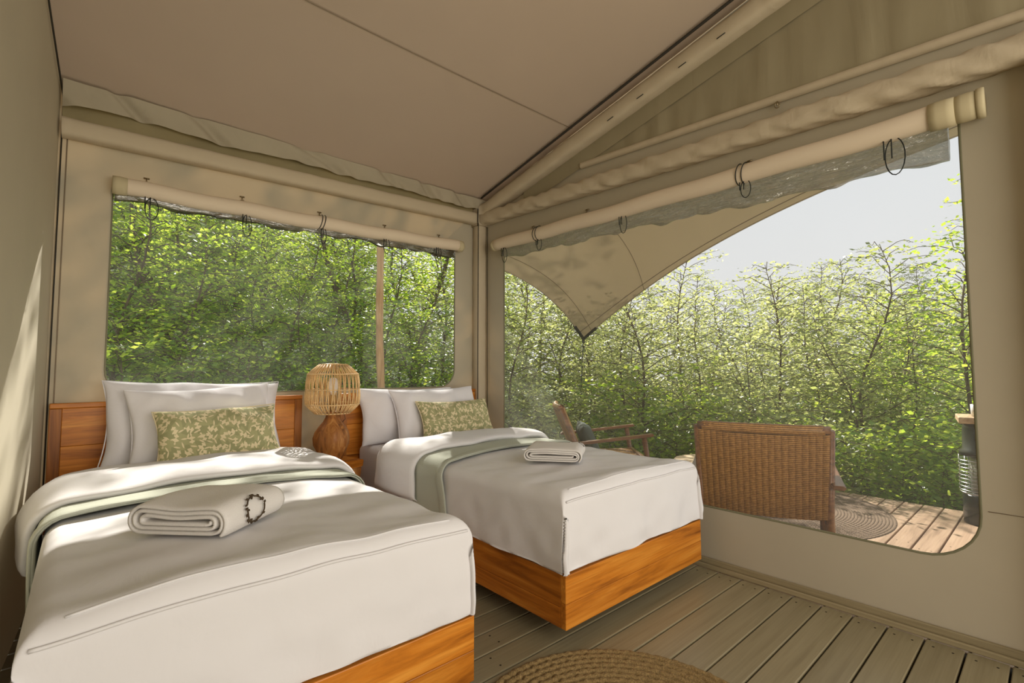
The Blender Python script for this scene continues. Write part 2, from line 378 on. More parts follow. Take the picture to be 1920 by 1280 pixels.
def rrect(a0, a1, b0, b1, rb, n=8, rt=.03):
    pts = []
    for (sa, sb, t0, r) in ((1, 1, 0, rt), (0, 1, 90, rt), (0, 0, 180, rb), (1, 0, 270, rb)):
        ca = a1 - r if sa else a0 + r; cb = b1 - r if sb else b0 + r
        for k in range(n + 1):
            t = math.radians(t0 + 90 * k / n); pts.append((ca + r * math.cos(t), cb + r * math.sin(t)))
    return pts
def holed(name, outer, hole, to3, mat):
    bm = bmesh.new()
    def loop(pts):
        vs_ = [bm.verts.new(to3(a, b)) for a, b in pts]
        return [bm.edges.new((vs_[i], vs_[(i + 1) % len(vs_)])) for i in range(len(vs_))]
    e = loop(outer) + (loop(hole) if hole else [])
    bmesh.ops.triangle_fill(bm, use_beauty=True, edges=e)
    me = bpy.data.meshes.new(name); bm.to_mesh(me); bm.free(); me.materials.append(mat)
    o = bpy.data.objects.new(name, me); COL.objects.link(o); return tag(o, kind='structure')

HOLE_B = rrect(0.088, 2.475, 1.0, 2.22, 0.15)
HOLE_R = rrect(0.236, 3.236, 0.345, 2.25, 0.20)
wall_back = holed('wall_back', [(xl(YB), 0), (XR, 0), (XR, ROOF0 + .02), (xl(YB), ROOF0 + .02)], HOLE_B, lambda a, b: (a, YB, b), M_WALL)
wall_right = holed('wall_right', [(YF, 0), (YB, 0), (YB, zroof(YB)), (YF, zroof(YF))], HOLE_R, lambda a, b: (XR, a, b), M_WALL)
wall_left = holed('wall_left', [(YF, 0), (YB, 0), (YB, zroof(YB)), (YF, zroof(YF))], None, lambda a, b: (xl(a), a, b), M_WALL)
# horizontal welt and vertical seam on the right hand wall
mb = MB().tube([(XR - .002, 0.215, .57), (XR - .002, -.3, .57)], .0014, 5)
mb.build('seam', M_SEAM, wall_right)
mb = MB().tube([(xl(YB) + .035, YB - .003, 0.0), (xl(YB) + .035, YB - .003, 2.45)], .003, 5)
mb.build('seam', M_SEAM, wall_back)
# left wall corner piping and flap
mb = MB().tube([(xl(YB) + .012, YB - .012, 0.0), (xl(YB) + .012, YB - .012, 2.64)] , .004, 6)
mb.tube([(xl(YB) + .012, YB - .012, 2.64)] + [(xl(y) + .01, y, zroof(y) - .055) for y in (3.0, 2.4, 1.8, 1.2)], .004, 6)
tag(mb.build('trim_1', M_GAP), kind='structure')

for nm, hole, to3, pm in (('window_1', HOLE_B, lambda a, b: (a, YB + .004, b), M_PANE), ('window_2', HOLE_R, lambda a, b: (XR + .004, a, b), M_PANE2)):
    bm = bmesh.new(); vs_ = [bm.verts.new(to3(a, b)) for a, b in hole]; bm.faces.new(vs_)
    me = bpy.data.meshes.new(nm); bm.to_mesh(me); bm.free(); me.materials.append(pm)
    w = bpy.data.objects.new(nm, me); COL.objects.link(w); tag(w, kind='structure')
    f = MB().tube([to3(a, b) for a, b in hole], .006, 6, closed=True).build('window_frame', M_PIPE, w)

# roof lining
ys = np.linspace(YB, YF, 24); xs = np.linspace(0, 1, 18)
V = []
for y in ys:
    for u in xs:
        x = xl(y) + u * (XR - .004 - xl(y))
        V.append((x, y, zroof(y) - .03 * math.sin(math.pi * u) * 0.5))
ceiling = tag(link_mesh('ceiling', V, grid_faces(len(ys), len(xs)), M_ROOF), kind='structure')
sy = 2.36
MB().tube([(xl(sy) + u * (XR - .07 - xl(sy)), sy, zroof(sy) - .015 * math.sin(math.pi * u) - .004) for u in np.linspace(0, 1, 20)], .0028, 5).build('seam', M_SEAM, ceiling)

# wrapped frame tubes
def sleeve(name, p0, p1, r, seed, mat=M_SLEEVE, squash=1.0, amp=0.006, n=70, m=22, updir=(0, 0, 1)):
    p0 = np.array(p0, float); p1 = np.array(p1, float); d = p1 - p0; Ln = np.linalg.norm(d); d /= Ln
    s_ = np.cross(d, updir); s_ /= np.linalg.norm(s_); u_ = np.cross(s_, d)
    V = []
    for i in range(n):
        t = i / (n - 1) * Ln
        for k in range(m):
            a = 2 * math.pi * k / m
            ca, sa = math.cos(a), math.sin(a)
            sq = 1 / max(abs(ca), abs(sa)) ** 0.55
            rr = r * sq + amp * float(waves(np.array(t + .12 * a), np.array(a * .06), seed, 34, 6)) * (0.4 + 0.6 * abs(math.sin(a * 1.5)))
            V.append(p0 + d * t + rr * (ca * s_ * squash + sa * u_))
    f = grid_faces(n, m, False, True); f.append(tuple(range(m))[::-1]); f.append(tuple(range((n - 1) * m, n * m)))
    return tag(link_mesh(name, V, f, mat), kind='structure')
sleeve('trim_2', (xl(YB) + .012, YB - .05, 2.465), (XR - .02, YB - .05, 2.54), .052, 3, amp=.0015)     # beam over the back window
sleeve('trim_3', (XR - .05, YB - .04, 2.535), (XR - .05, -.15, 2.392), .055, 4, amp=.0075, n=220)                  # beam over the large window
sleeve('trim_4', (XR - .045, YB - .1, 2.6), (XR - .045, YF, 2.6 + SLOPE * (YB - .1 - YF) - .04), .06, 5, amp=.003, n=90)  # sloping rafter
sleeve('trim_5', (XR - .055, YB - .05, 0.0), (XR - .055, YB - .05, 2.5), .052, 6, amp=.002, squash=1.0, updir=(0, 1, 0))
sleeve('trim_6', (XR - .055, -.03, 0.0), (XR - .055, -.03, 2.47), .055, 9, amp=.002, updir=(0, 1, 0))
# dark strip painted in for the shaded gap between ceiling and rafter
MB().tube([(XR - .115, y, zroof(y) - .028) for y in np.linspace(YB - .15, YF, 20)], .009, 6).build('seam', M_GAP, ceiling)
# dark stitches along the rafter
mb = MB()
for k in range(8):
    y = 2.0 - k * .27 + .03 * (k % 2); z = 2.6 + SLOPE * (YB - .1 - y) - .05
    mb.tube([(XR - .113, y, z - .012), (XR - .113, y - .05, z - .012 + .011)], .003, 5)
tag(mb.build('trim_7', M_CORD), kind='structure')
# gable cloth: overlapping flap under the rafter, pleated panel and zip band
V = []
ys_ = np.linspace(2.95, YF, 130); zs = np.linspace(0, 1, 7)
for y in ys_:
    top = 2.6 + SLOPE * (YB - .1 - y) - .02
    for q in zs:
        z = top - q * .17
        V.append((XR - .018 - .006 * math.sin(math.pi * q), y, z))
tag(link_mesh('trim_8', V, grid_faces(len(ys_), len(zs)), M_GABLE), kind='structure')
V = []
for y in ys_:
    top = 2.6 + SLOPE * (YB - .1 - y) - .17
    bot = min(top, 2.68 - (2.30 - y) * .054)
    for q in zs:
        z = top + (bot - top) * q
        V.append((XR - .008 - .007 * (1 + float(waves(np.array(y), np.array(z * .15), 21, 34, 5))) * (0.3 + .7 * q), y, z))
tag(link_mesh('trim_9', V, grid_faces(len(ys_), len(zs)), M_GABLE), kind='structure')
V = []
for y in np.linspace(2.32, -.4, 60):
    zc = 2.68 - (2.30 - y) * .054
    for dz, dx in ((.022, .012), (.018, .030), (0, .032), (-.018, .030), (-.022, .012)):
        V.append((XR - dx, y, zc + dz))
tag(link_mesh('trim_10', V, grid_faces(60, 5), M_SLEEVE), kind='structure')
# eave flap hanging from the roof lining along the back wall, and the thin cloth closing the eave behind it
V = []
nx, nz_ = 220, 14
for i in range(nx):
    u = i / (nx - 1); x = xl(YB) + .01 + u * (XR - .05 - xl(YB))
    sway = float(waves(np.array(x), np.array(0.), 31, 7, 5))
    drop = .104 - .046 * u + .020 * sway
    for j in range(nz_):
        q = j / (nz_ - 1)
        rip = .010 * float(waves(np.array(x - .10 * q), np.array(q * .1), 32, 26, 6)) * (0.35 + q)
        crease = .026 * max(0, math.sin(x * 13 - q * 2.2 + 2 * math.sin(x * 3))) ** 5
        V.append((x, YB - .075 - .045 * (1 - q) - .01 * q * (1 + .8 * sway) + rip + crease, zroof(YB) + .02 * (1 - q) - .012 - drop * q))
tag(link_mesh('trim_11', V, grid_faces(nx, nz_), M_FLAP), kind='structure')
V = []
for i in range(60):
    x = xl(YB) + .01 + i / 59 * (XR - .05 - xl(YB))
    for q in (0, .25, .5, .75, 1): V.append((x, YB - .012 - .02 * math.sin(3.14 * q) - .004 * math.sin(x * 9), 2.49 + .21 * q))
tag(link_mesh('trim_14', V, grid_faces(60, 5), M_EAVE), kind='structure')
# small corner wrap where the frame tubes meet
sleeve('trim_12', (XR - .05, YB - .045, 2.47), (XR - .05, YB - .045, 2.63), .068, 12, amp=.003, n=14, updir=(0, 1, 0))
mb = MB().tube([(XR - .125, YB - .12, 0.02), (XR - .128, YB - .122, 1.3), (XR - .123, YB - .12, 2.48)], .004, 6)
mb.tube([(XR - .118, YB - .108, 2.46), (XR - .122, YB - .11, 2.53), (XR - .118, YB - .108, 2.62)], .005, 6)
mb.tube([(XR - .02, YB - .125, 0.02), (XR - .02, YB - .125, 2.46)], .003, 6)
tag(mb.build('trim_13', M_GAP), kind='structure')

# floor
floor = bbox('floor', -0.5, XR, YF, YB, -.10, -.028, M_DARK, bev=0); tag(floor, kind='structure')
def planks(parent, x0f, x1f, y0, y1, pitch, first, z, mat, gap, th, bev):
    k0 = math.floor((y0 - first) / pitch); k1 = math.ceil((y1 - first) / pitch)
    proto = None; scr = MB()
    for k in range(k0, k1):
        a = first + k * pitch + gap / 2; b = first + (k + 1) * pitch - gap / 2
        if a < y0 - .01 or b > y1 + .01: continue
        if proto is None:
            me_o = bbox('plank', 0, x1f - x0f, 0, b - a, -th, 0, mat, parent, bev=bev, seg=2); proto = me_o; o = me_o
        else:
            o = proto.copy(); COL.objects.link(o)
        o.location = (x0f, a, z)
        for x in (x1f - .06, (x0f + x1f) / 2 + .1 * (k % 3), x0f + .5):
            for dy in (.25, .75):
                scr.lathe([(.0045, z - .001), (.0045, z + .0006), (.002, z + .0008)], 8, (x, a + (b - a) * dy))
    s_ = scr.build('screws', M_DARK, parent, False); s_['kind'] = 'stuff'
planks(floor, -.42, XR - .035, YF, YB - .01, .1287, 1.459 - .1287 * 40, 0.0, M_PLANK, .007, .027, .004)
bb = bbox('baseboard_right', XR - .034, XR - .004, YF, YB - .11, 0.0, .026, M_SKIRT, bev=.004)
tag(bb, kind='structure')
bbox('upper_strip', XR - .022, XR - .004, YF, YB - .11, .026, .056, M_SKIRT, bb, bev=.003)

# deck
deck = bbox('deck', XR + .03, 5.45, -1.2, 6.2, -.16, -.062, M_DARK, bev=0); tag(deck, kind='structure')
planks(deck, XR + .02, 5.5, -1.2, 6.2, .133, .563 - .133 * 30, -.03, M_DECK, .010, .03, .004)

# terrain
def sm(a, b, x): t = np.clip((x - a) / (b - a), 0, 1); return t * t * (3 - 2 * t)
def gz(x, y):
    x = np.asarray(x, float); y = np.asarray(y, float)
    hill = np.maximum(0, y - 5.5) * .33 * (1 - sm(4.0, 16.0, x - .35 * (y - 5)))
    far = 4.0 * sm(20, 44, x + .25 * y) * (0.35 + .65 * (1 - sm(1, 13, y - .05 * x)))
    return -1.05 - .5 * sm(5.5, 9, x) + hill + far + .15 * np.sin(x * .7) * np.cos(y * .6)
gx, gy = np.linspace(-14, 60, 75), np.linspace(-14, 60, 75)
V = [(x, y, float(gz(x, y))) for x in gx for y in gy]
ground = tag(link_mesh('ground', V, grid_faces(75, 75), M_GROUND), kind='structure')

# ------------------------------------------------------------------ beds
YFOOT = 1.38
def make_bed(cx, hb0, hb1, label):
    t = thing('bed', label, 'bed', (cx, (YFOOT + YB) / 2, 0))
    oy = (YFOOT + YB) / 2; w = .565; yf = YFOOT - oy; yh = YB - .055 - oy
    z0, z1 = .082, .30
    # foot rail spans the full width; each rail is two boards glued edge to edge
    bbox('foot_board', -w, w, yf, yf + .03, z0, .185, M_TEAKX, t, .003); bbox('foot_board', -w, w, yf, yf + .03, .186, z1, M_TEAKX, t, .003)
    for s in (-1, 1):
        x0, x1 = sorted((s * w, s * (w - .03)))
        bbox('side_board', x0, x1, yf + .03, yh, z0, .165, M_TEAKY, t, .003)
        bbox('side_board', x0, x1, yf + .03, yh, .166, z1, M_TEAKY, t, .003)
    bbox('slat_deck', -w + .03, w - .03, yf + .03, yh, .2, .235, M_TEAKX, t, .002)
    bbox('plinth', -w + .3, w - .3, yf + .45, yh - .02, 0.0, .2, M_DARK, t, .003)
    h0, h1 = hb0 - cx, hb1 - cx; hy0, hy1 = yh, yh + .042; top = .975
    for (a, b) in ((.09, .30), (.301, .52), (.521, .745), (.746, top - .028)):
        bbox('headboard_plank', h0 + .05, h1 - .05, hy0, hy1 - .004, a, b, M_TEAKX, t, .002)
    for (a, b) in ((h0, h0 + .05), (h1 - .05, h1)):
        bbox('headboard_stile', a, b, hy0 - .004, hy1, .05, top - .028, M_TEAKZ, t, .003)
    bbox('headboard_cap', h0, h1, hy0 - .006, hy1 + .004, top - .027, top, M_TEAKX, t, .004)
    return t
B1, B2 = .480, 2.078
make_bed(B1, -.128, 1.152, 'teak bed nearest the left canvas wall, with the twig-ring towel on it')
make_bed(B2, 1.425, 2.712, 'teak bed in the tent corner beside the large window')

def make_mattress(cx, label):
    t = thing('mattress', label, 'mattress', (cx, 0, 0), group=None)
    bm = bbox('body', -.528, .528, YFOOT + .04, YB - .075, .236, .60, M_LINEN, t, .05, 5)
    mb = MB()
    for sx in (-1, 1): MB().tube([(sx * .53, 3.4, .31), (sx * .53, 1.6, .31)], .004, 6).build('piping', M_LINEN, t)
    for p in bm.data.polygons: p.use_smooth = True
    return t
make_mattress(B1, 'white sheeted mattress under the covers of the bed by the left wall')
make_mattress(B2, 'white sheeted mattress showing at the head side of the corner bed')

def prof(s, W, r):
    """cross section of a rounded slab top: arc length s from the middle -> (offset, drop, normal_side, normal_up)"""
    a = W / 2 - r; sg = -1 if s < 0 else 1; q = abs(s)
    if q <= a: return s, 0.0, 0.0, 1.0
    if q <= a + math.pi * r / 2:
        th = (q - a) / r; return sg * (a + r * math.sin(th)), r * (1 - math.cos(th)), sg * math.sin(th), math.cos(th)
    return sg * (a + r), r + (q - a - math.pi * r / 2), sg, 0.0
def smax(a, b, p=5): return (a ** p + b ** p) ** (1 / p) if a > 0 and b > 0 else max(a, b)

def duvet(cx, label, seed, ztop=.615, yhead=2.85, dropL=.30, dropR=.30, crown=.025, tailL=0.0):
    t = thing('duvet', label, 'duvet', (cx, 2.1, 0))
    W, r = 1.13, .055; ns, nt = 120, 130
    ext = math.pi * r / 2 - r
    S0 = W / 2 + ext + dropL - r * 0; S1 = W / 2 + ext + dropR
    dropF = .305; T0 = -(dropF + ext); T1 = yhead - YFOOT
    ss = np.concatenate([np.linspace(-S0, -W / 2 + r, 34), np.linspace(-W / 2 + r, W / 2 - r, 53)[1:-1], np.linspace(W / 2 - r, S1, 34)])
    tt = np.concatenate([np.linspace(T0, r, 38), np.linspace(r, T1, 70)[1:]])
    V = np.zeros((len(ss), len(tt), 3))
    for i, s in enumerate(ss):
        x, dx, nx_, nux = prof(s, W, r)
        for j, q in enumerate(tt):
            if q >= r: y, dy, ny, nuy = q, 0., 0., 1.
            else:
                yy, dy, ny, nuy = prof(q - r - 1, 2 + 2 * r, r); y = yy + 1 + r; 
            d = smax(dx, dy)
            lx = x / (W / 2)
            puff = crown * (1 - lx * lx) + .012 * math.exp(-((q - .02) / .12) ** 2)
            top = max(0, 1 - d / .08)
            wr = .0055 * float(waves(np.array(x), np.array(y), seed, 9, 6, (1, .55))) + (.002 + .003 * math.exp(-(q / .35) ** 2)) * float(waves(np.array(x + .6 * y), np.array(y), seed + 1, 28, 6, (.5, 1)))
            z = YZ = ztop + puff * min(1, top + .0) - d + wr * top
            # hanging folds
            hang = min(1, max(0, (d - r) / .2))
            along = y if dx > dy else x
            fold = .010 * float(waves(np.array(along), np.array(d * .5), seed + (2 if dx > dy else 3), 11, 5)) + .003 * float(waves(np.array(along), np.array(d), seed + 7, 31, 4))
            fl = hang * (fold + .012)
            ox = nx_ * (fl if dx >= dy * .999 else fl * .5) ; oy = ny * (fl if dy >= dx * .999 else fl * .5)
            if dx > r and dy > r:   # tucked pleat at the foot corners
                k = min(dx, dy) / max(dx, dy)
                ox -= nx_ * .022 * math.sin(math.pi * k); oy += -ny * .016 * math.sin(2 * math.pi * k)
            # the foot drop is pulled up a little between the corners
            if dy > dx: z += .012 * hang * (1 - lx * lx) * (1 if d > .15 else d / .15)
            z = max(z, .308 if (abs(x + ox) > .5 or True) else .25)
            V[i, j] = (x + ox, YFOOT + .012 + y + oy - 2.1, z)
    f = grid_faces(len(ss), len(tt))
    o = link_mesh('cover', V.reshape(-1, 3), f, M_LINEN, t)
    # welt of the zipped foot edge, just below the top edge, and its side flap
    ji = int(np.argmin(np.abs(tt - (-.012))))
    line = [V[i, ji] + np.array([0, -.004, 0]) for i in range(30, len(ss) - 30)]
    MB().tube(line, .0045, 6).build('welt', M_LINEN, t)
    ji = int(np.argmin(np.abs(tt - (.03))))
    line = [V[i, ji] + np.array([0, 0, .002]) for i in range(34, len(ss) - 34)]
    MB().tube(line, .003, 6).build('stitched_seam', M_LINEN, t)
    return t, V, ss, tt

def band(name, cx, y0f, y1f, off, thick, z0, crownf, dropL, dropR, mat, parent, seed, lens=True, W=1.13, r=.06, ridge=0.0, amp=.006, ns=96, na=22, oy=2.1):
    ext = math.pi * r / 2 - r; S0 = W / 2 + ext + dropL; S1 = W / 2 + ext + dropR
    V = []
    for i in range(ns):
        s = -S0 + (S0 + S1) * i / (ns - 1); x, d, nxs, nup = prof(s, W, r)
        endq = min(1, min(i, ns - 1 - i) / 3.0); endq = math.sqrt(max(0, 1 - (1 - endq) ** 2)) * .94 + .06
        y0, y1 = y0f(s / S1 if s > 0 else s / S0), y1f(s / S1 if s > 0 else s / S0)
        for k in range(na):
            a = 2 * math.pi * k / na; ca, sa = math.cos(a), math.sin(a)
            y = (y0 + y1) / 2 + (y1 - y0) / 2 * math.copysign(abs(ca) ** (.8 if lens else .35), ca)
            o_ = off + thick * (.5 + .5 * math.copysign(abs(sa) ** (.8 if lens else .5), sa)) * endq
            w_ = amp * float(waves(np.array(s), np.array(y), seed, 12, 6, (.8, 1.2))) + amp * .5 * float(waves(np.array(s), np.array(y), seed + 5, 32, 5, (.7, 1.2)))
            o_ += w_ * (1 if sa > -.3 else .3)
            cr = crownf(x / (W / 2)) * max(0, 1 - d / .08)
            V.append((x + nxs * o_, y - oy + (.5 * w_), z0 + cr - d + nup * o_))
    f = grid_faces(ns, na, False, True); f.append(tuple(range(na))[::-1]); f.append(tuple(range((ns - 1) * na, ns * na)))
    return link_mesh(name, V, f, mat, parent)

def dress(cx, seed, lab_d, lab_b, dl, dr, bl, br, foldL, foldR, by0, by1, fy0, fy1):
    cr = lambda q: .025 * (1 - q * q)
    t, V, ss, tt = duvet(cx, lab_d, seed, dropL=dl, dropR=dr)
    band('folded_edge', cx, fy0, fy1, .012, .062, .612, lambda q: .022 * (1 - q * q), foldL, foldR, M_LINEN, t, seed + 11, True, 1.15, .075, amp=.006)
    b = thing('throw_blanket', lab_b, 'blanket', (cx, 2.1, 0))
    band('cloth', cx, by0, by1, .010, .011, .613, lambda q: .025 * (1 - q * q), bl, br, M_SAGE, b, seed + 20, False, 1.135, .06, amp=.003)
    band('folded_hem', cx, lambda s: by0(s) - .006, lambda s: by0(s) + .05, .019, .010, .613, lambda q: .025 * (1 - q * q), bl - .004, br - .004, M_SAGE, b, seed + 20, True, 1.135, .06, amp=.003)
    return t
dress(B1, 40, 'white duvet on the bed nearest the left canvas wall', 'sage throw across the bed nearest the left canvas wall',
      .30, .30, .24, .26, .14, .14, lambda s: 2.36 - .10 * s * s, lambda s: 2.72 + 0 * s, lambda s: 2.52 - .02 * s - .05 * s * s, lambda s: 3.10 + .02 * s)
dress(B2, 71, 'white duvet on the corner bed beside the large window', 'sage throw hanging over the side of the corner bed',
      .30, .28, .295, .25, .155, .10, lambda s: 2.34 - .16 * max(0, -s) ** 2 * 1.0 - .02 * max(0, s), lambda s: 2.72 - .05 * max(0, -s), lambda s: 2.58 - .05 * max(0, -s) ** 2 + .02 * s, lambda s: 2.98 + .05 * max(0, -s) ** 3 - .02 * s * s)

# ------------------------------------------------------------------ pillows
def pillow(name, label, cat, mid, w, h, t, lean, mat, seed, yaw=0, roll=0, group=None, flange=0.0):
    n = 40; V = []; UV = []
    gu = np.sin(np.linspace(-1, 1, n) * math.pi / 2)
    for side in (1, -1):
        for u in gu:
            for v in gu:
                e = max(0, (1 - abs(u) ** 2.6)) * max(0, (1 - abs(v) ** 2.6))
                x = w / 2 * u * (1 - .075 * (1 - v * v) * u * u); y = h / 2 * v * (1 - .085 * (1 - u * u) * v * v)
                rad = math.hypot(x / w * 2, y / h * 2)
                z = side * (t / 2 * e ** .42)
                cw = .009 * float(waves(np.array(x), np.array(y), seed, 13, 6)) + .006 * float(waves(np.array(x), np.array(y), seed + 1, 30, 6))
                edge = (1 - abs(u) ** 6) * (1 - abs(v) ** 6)
                z += side * cw * edge * (1 + .6 * rad)
                x += .006 * float(waves(np.array(y), np.array(0.), seed + 2, 14, 3)) * abs(u) ** 3; y += .007 * float(waves(np.array(x), np.array(0.), seed + 3, 12, 3)) * abs(v) ** 3
                if v < 0: z += side * .02 * (-v) * (1 - abs(v) ** 4) * (1 - u * u)
                V.append((x, y, z)); UV.append(((u + 1) / 2 if side > 0 else 1.37 + u / 2, (v + 1) / 2))
    f = grid_faces(n, n); f += [tuple(reversed(q)) for q in grid_faces(n, n, off=n * n)]
    root = thing(name, label, cat, mid, yaw, group)
    M3 = Matrix.Rotation(roll, 4, 'Y') @ Matrix.Rotation(math.radians(90) - lean, 4, 'X')
    M3 = Matrix.Rotation(-lean, 4, 'X') @ Matrix.Rotation(math.radians(90), 4, 'X') @ Matrix.Rotation(roll, 4, 'Z')
    V = [tuple(M3 @ Vector(p)) for p in V]
    o = link_mesh('case', V, f, mat, root, uv=UV)
    bm = bmesh.new(); bm.from_mesh(o.data); bmesh.ops.remove_doubles(bm, verts=bm.verts, dist=2e-4); bm.to_mesh(o.data); bm.free()
    pts = []
    for q in np.linspace(-1, 1, 24)[:-1]: pts.append((w / 2 * q * (1 - .075 * 0), h / 2 * (1 - .085 * (1 - q * q)), 0))
    for q in np.linspace(1, -1, 16)[:-1]: pts.append((w / 2 * (1 - .075 * (1 - q * q)), h / 2 * q, 0))
    for q in np.linspace(1, -1, 24)[:-1]: pts.append((w / 2 * q, -h / 2 * (1 - .085 * (1 - q * q)), 0))
    for q in np.linspace(-1, 1, 16)[:-1]: pts.append((-w / 2 * (1 - .075 * (1 - q * q)), h / 2 * q, 0))
    MB().tube([tuple(M3 @ Vector(p)) for p in pts], .003, 6, closed=True).build('edge_seam', mat, root)
    return root
R_ = math.radians
pillow('pillow', 'big white pillow against the headboard of the bed by the left wall', 'pillow', (.52, 3.385, .845), .90, .50, .17, R_(18), M_PILLOW, 5, roll=R_(-1.5))
pillow('pillow', 'white pillow behind the leaf print cushion on the bed by the left wall', 'pillow', (.535, 3.26, .84), .72, .45, .16, R_(21), M_PILLOW, 9, roll=R_(2.5))
pillow('cushion', 'sage leaf print cushion on the bed nearest the left wall', 'cushion', (.578, 3.085, .795), .60, .315, .13, R_(24), M_PRINT, 13, yaw=R_(2), roll=R_(1.5))
pillow('pillow', 'white pillow touching the headboard of the corner bed, partly hidden', 'pillow', (1.94, 3.40, .80), .84, .43, .16, R_(18), M_PILLOW, 17, roll=R_(-1))
pillow('pillow', 'white pillow in front of another behind the corner bed cushion', 'pillow', (2.10, 3.25, .80), .77, .44, .16, R_(22), M_PILLOW, 21, roll=R_(.5))
pillow('cushion', 'sage leaf print cushion on the corner bed by the large window', 'cushion', (2.165, 3.09, .775), .64, .30, .12, R_(28), M_PRINT, 25, yaw=R_(-2), roll=R_(-.5))

# ------------------------------------------------------------------ folded towels
def towel(label, corner, ang, Lx, Ly, hh, z, seed, emblem):
    t = thing('towel', label, 'towel', (*corner, z), ang)
    turns = 3.35; th = hh / (2 * turns + .9); npt = 150; nl = 26
    pts = []; nr = []
    R0 = hh / 2 - th * .5
    for i in range(npt):
        a = (i / (npt - 1)) * turns * 2 * math.pi
        k = i / (npt - 1); rr = max(th * .35, R0 - th * .98 * turns * k * .98)
        half = Lx / 2 - hh / 2 - .012 * k
        ph = a - math.pi / 2 + .5
        cx = math.cos(ph); cz = math.sin(ph)
        x = math.copysign(min(1, abs(cx) * 6), cx) * half * (1 if True else 0) + rr * cx
        pts.append((x, rr * cz))
    P = np.array(pts); 
    # smooth resample
    dl = np.r_[0, np.cumsum(np.linalg.norm(np.diff(P, axis=0), axis=1))]
    q = np.linspace(0, dl[-1], 230); P = np.c_[np.interp(q, dl, P[:, 0]), np.interp(q, dl, P[:, 1])]
    ker = np.array([1, 2, 3, 2, 1]) / 9
    for c in (0, 1):
        pad = np.r_[P[:1, c], P[:1, c], P[:, c], P[-1:, c], P[-1:, c]]; P[:, c] = np.convolve(pad, ker, 'valid')
    T = np.gradient(P, axis=0); T /= np.linalg.norm(T, axis=1)[:, None] + 1e-9; Nn = np.c_[T[:, 1], -T[:, 0]]
    V = []; n = len(P)
    for j in range(nl):
        v = j / (nl - 1); y = Ly * v
        es = min(1, min(j, nl - 1 - j) / 2.0); es = .55 + .45 * math.sin(es * math.pi / 2)
        for sd in (1, -1):
            for i in range(n):
                w_ = .0035 * float(waves(np.array(P[i, 0]), np.array(y), seed, 22, 4)) 
                sag = .010 * math.cos(P[i, 0] / Lx * 2.4) * math.sin(math.pi * v)
                x = P[i, 0] + sd * th * .46 * es * Nn[i, 0] + .004 * float(waves(np.array(y), np.array(i * .01), seed + 1, 14, 3))
                zz = P[i, 1] + sd * th * .46 * es * Nn[i, 1] + w_ * (P[i, 1] > 0) + sag * (P[i, 1] > 0)
                V.append((Lx / 2 + x, y, max(.001, hh / 2 + zz)))
    f = []
    m = 2 * n
    idx = list(range(n)) + list(range(2 * n - 1, n - 1, -1))
    for j in range(nl - 1):
        for a in range(m):
            b = (a + 1) % m
            f.append((j * m + idx[a], j * m + idx[b], (j + 1) * m + idx[b], (j + 1) * m + idx[a]))
    for jj in (0, nl - 1):
        for i in range(n - 1):
            q = (jj * m + i, jj * m + i + 1, jj * m + n + i + 1, jj * m + n + i)
            f.append(q if jj else q[::-1])
    o = link_mesh('terry_roll', V, f, M_TERRY, t)
    bm = bmesh.new(); bm.from_mesh(o.data); bmesh.ops.recalc_face_normals(bm, faces=bm.faces); bm.to_mesh(o.data); bm.free()
    if emblem:
        # embroidered broken ring of twigs on the right shoulder of the roll
        (es_, ey, er) = emblem
        mb = MB()
        def surf(a, y):    # a: arc length past the middle over the right shoulder
            hx = Lx / 2 - hh / 2
            if a < hx: x, zz = Lx / 2 + a, hh
            else:
                ph = (a - hx) / (hh / 2); x = Lx / 2 + hx + hh / 2 * math.sin(ph); zz = hh / 2 + hh / 2 * math.cos(ph)
            k = .004
            dn = (0, 1) if a < hx else (math.sin((a - hx) / (hh / 2)), math.cos((a - hx) / (hh / 2)))
            s2 = .010 * math.cos((x - Lx / 2) / Lx * 2.4) * math.sin(math.pi * y / Ly)
            return (x + dn[0] * k, y, zz + dn[1] * (k + .003) + s2 * (zz > hh / 2))
        for a0, a1 in ((10, 95), (112, 165), (175, 238), (252, 300), (312, 362)):
            mb.tube([surf(es_ + er * .8 * math.cos(R_(a)), ey + er * math.sin(R_(a))) for a in np.linspace(a0, a1, 9)], er * .06, 5)
            for a, out in ((a0, 1), (a0 + 8, -1), (a1, 1), ((a0 + a1) / 2, 1)):
                p0 = surf(es_ + er * .8 * math.cos(R_(a)), ey + er * math.sin(R_(a)))
                p1 = surf(es_ + er * .8 * (1 + .22 * out) * math.cos(R_(a + 10)), ey + er * (1 + .22 * out) * math.sin(R_(a + 10)))
                mb.tube([p0, tuple((np.array(p0) + np.array(p1)) / 2), p1], [er * .03, er * .10, er * .02], 5)
        mb.build('embroidered_wreath', M_EMB, t)
    return t
towel('rolled white towel with a dark embroidered twig ring, on the left bed', (.105, 1.905), R_(-47), .345, .30, .104, .641, 3, (.193, .125, .043))
towel('rolled white towel lying on the corner bed beside the large window', (1.80, 1.96), R_(-53), .335, .285, .085, .642, 8, (.150, .16, .02))

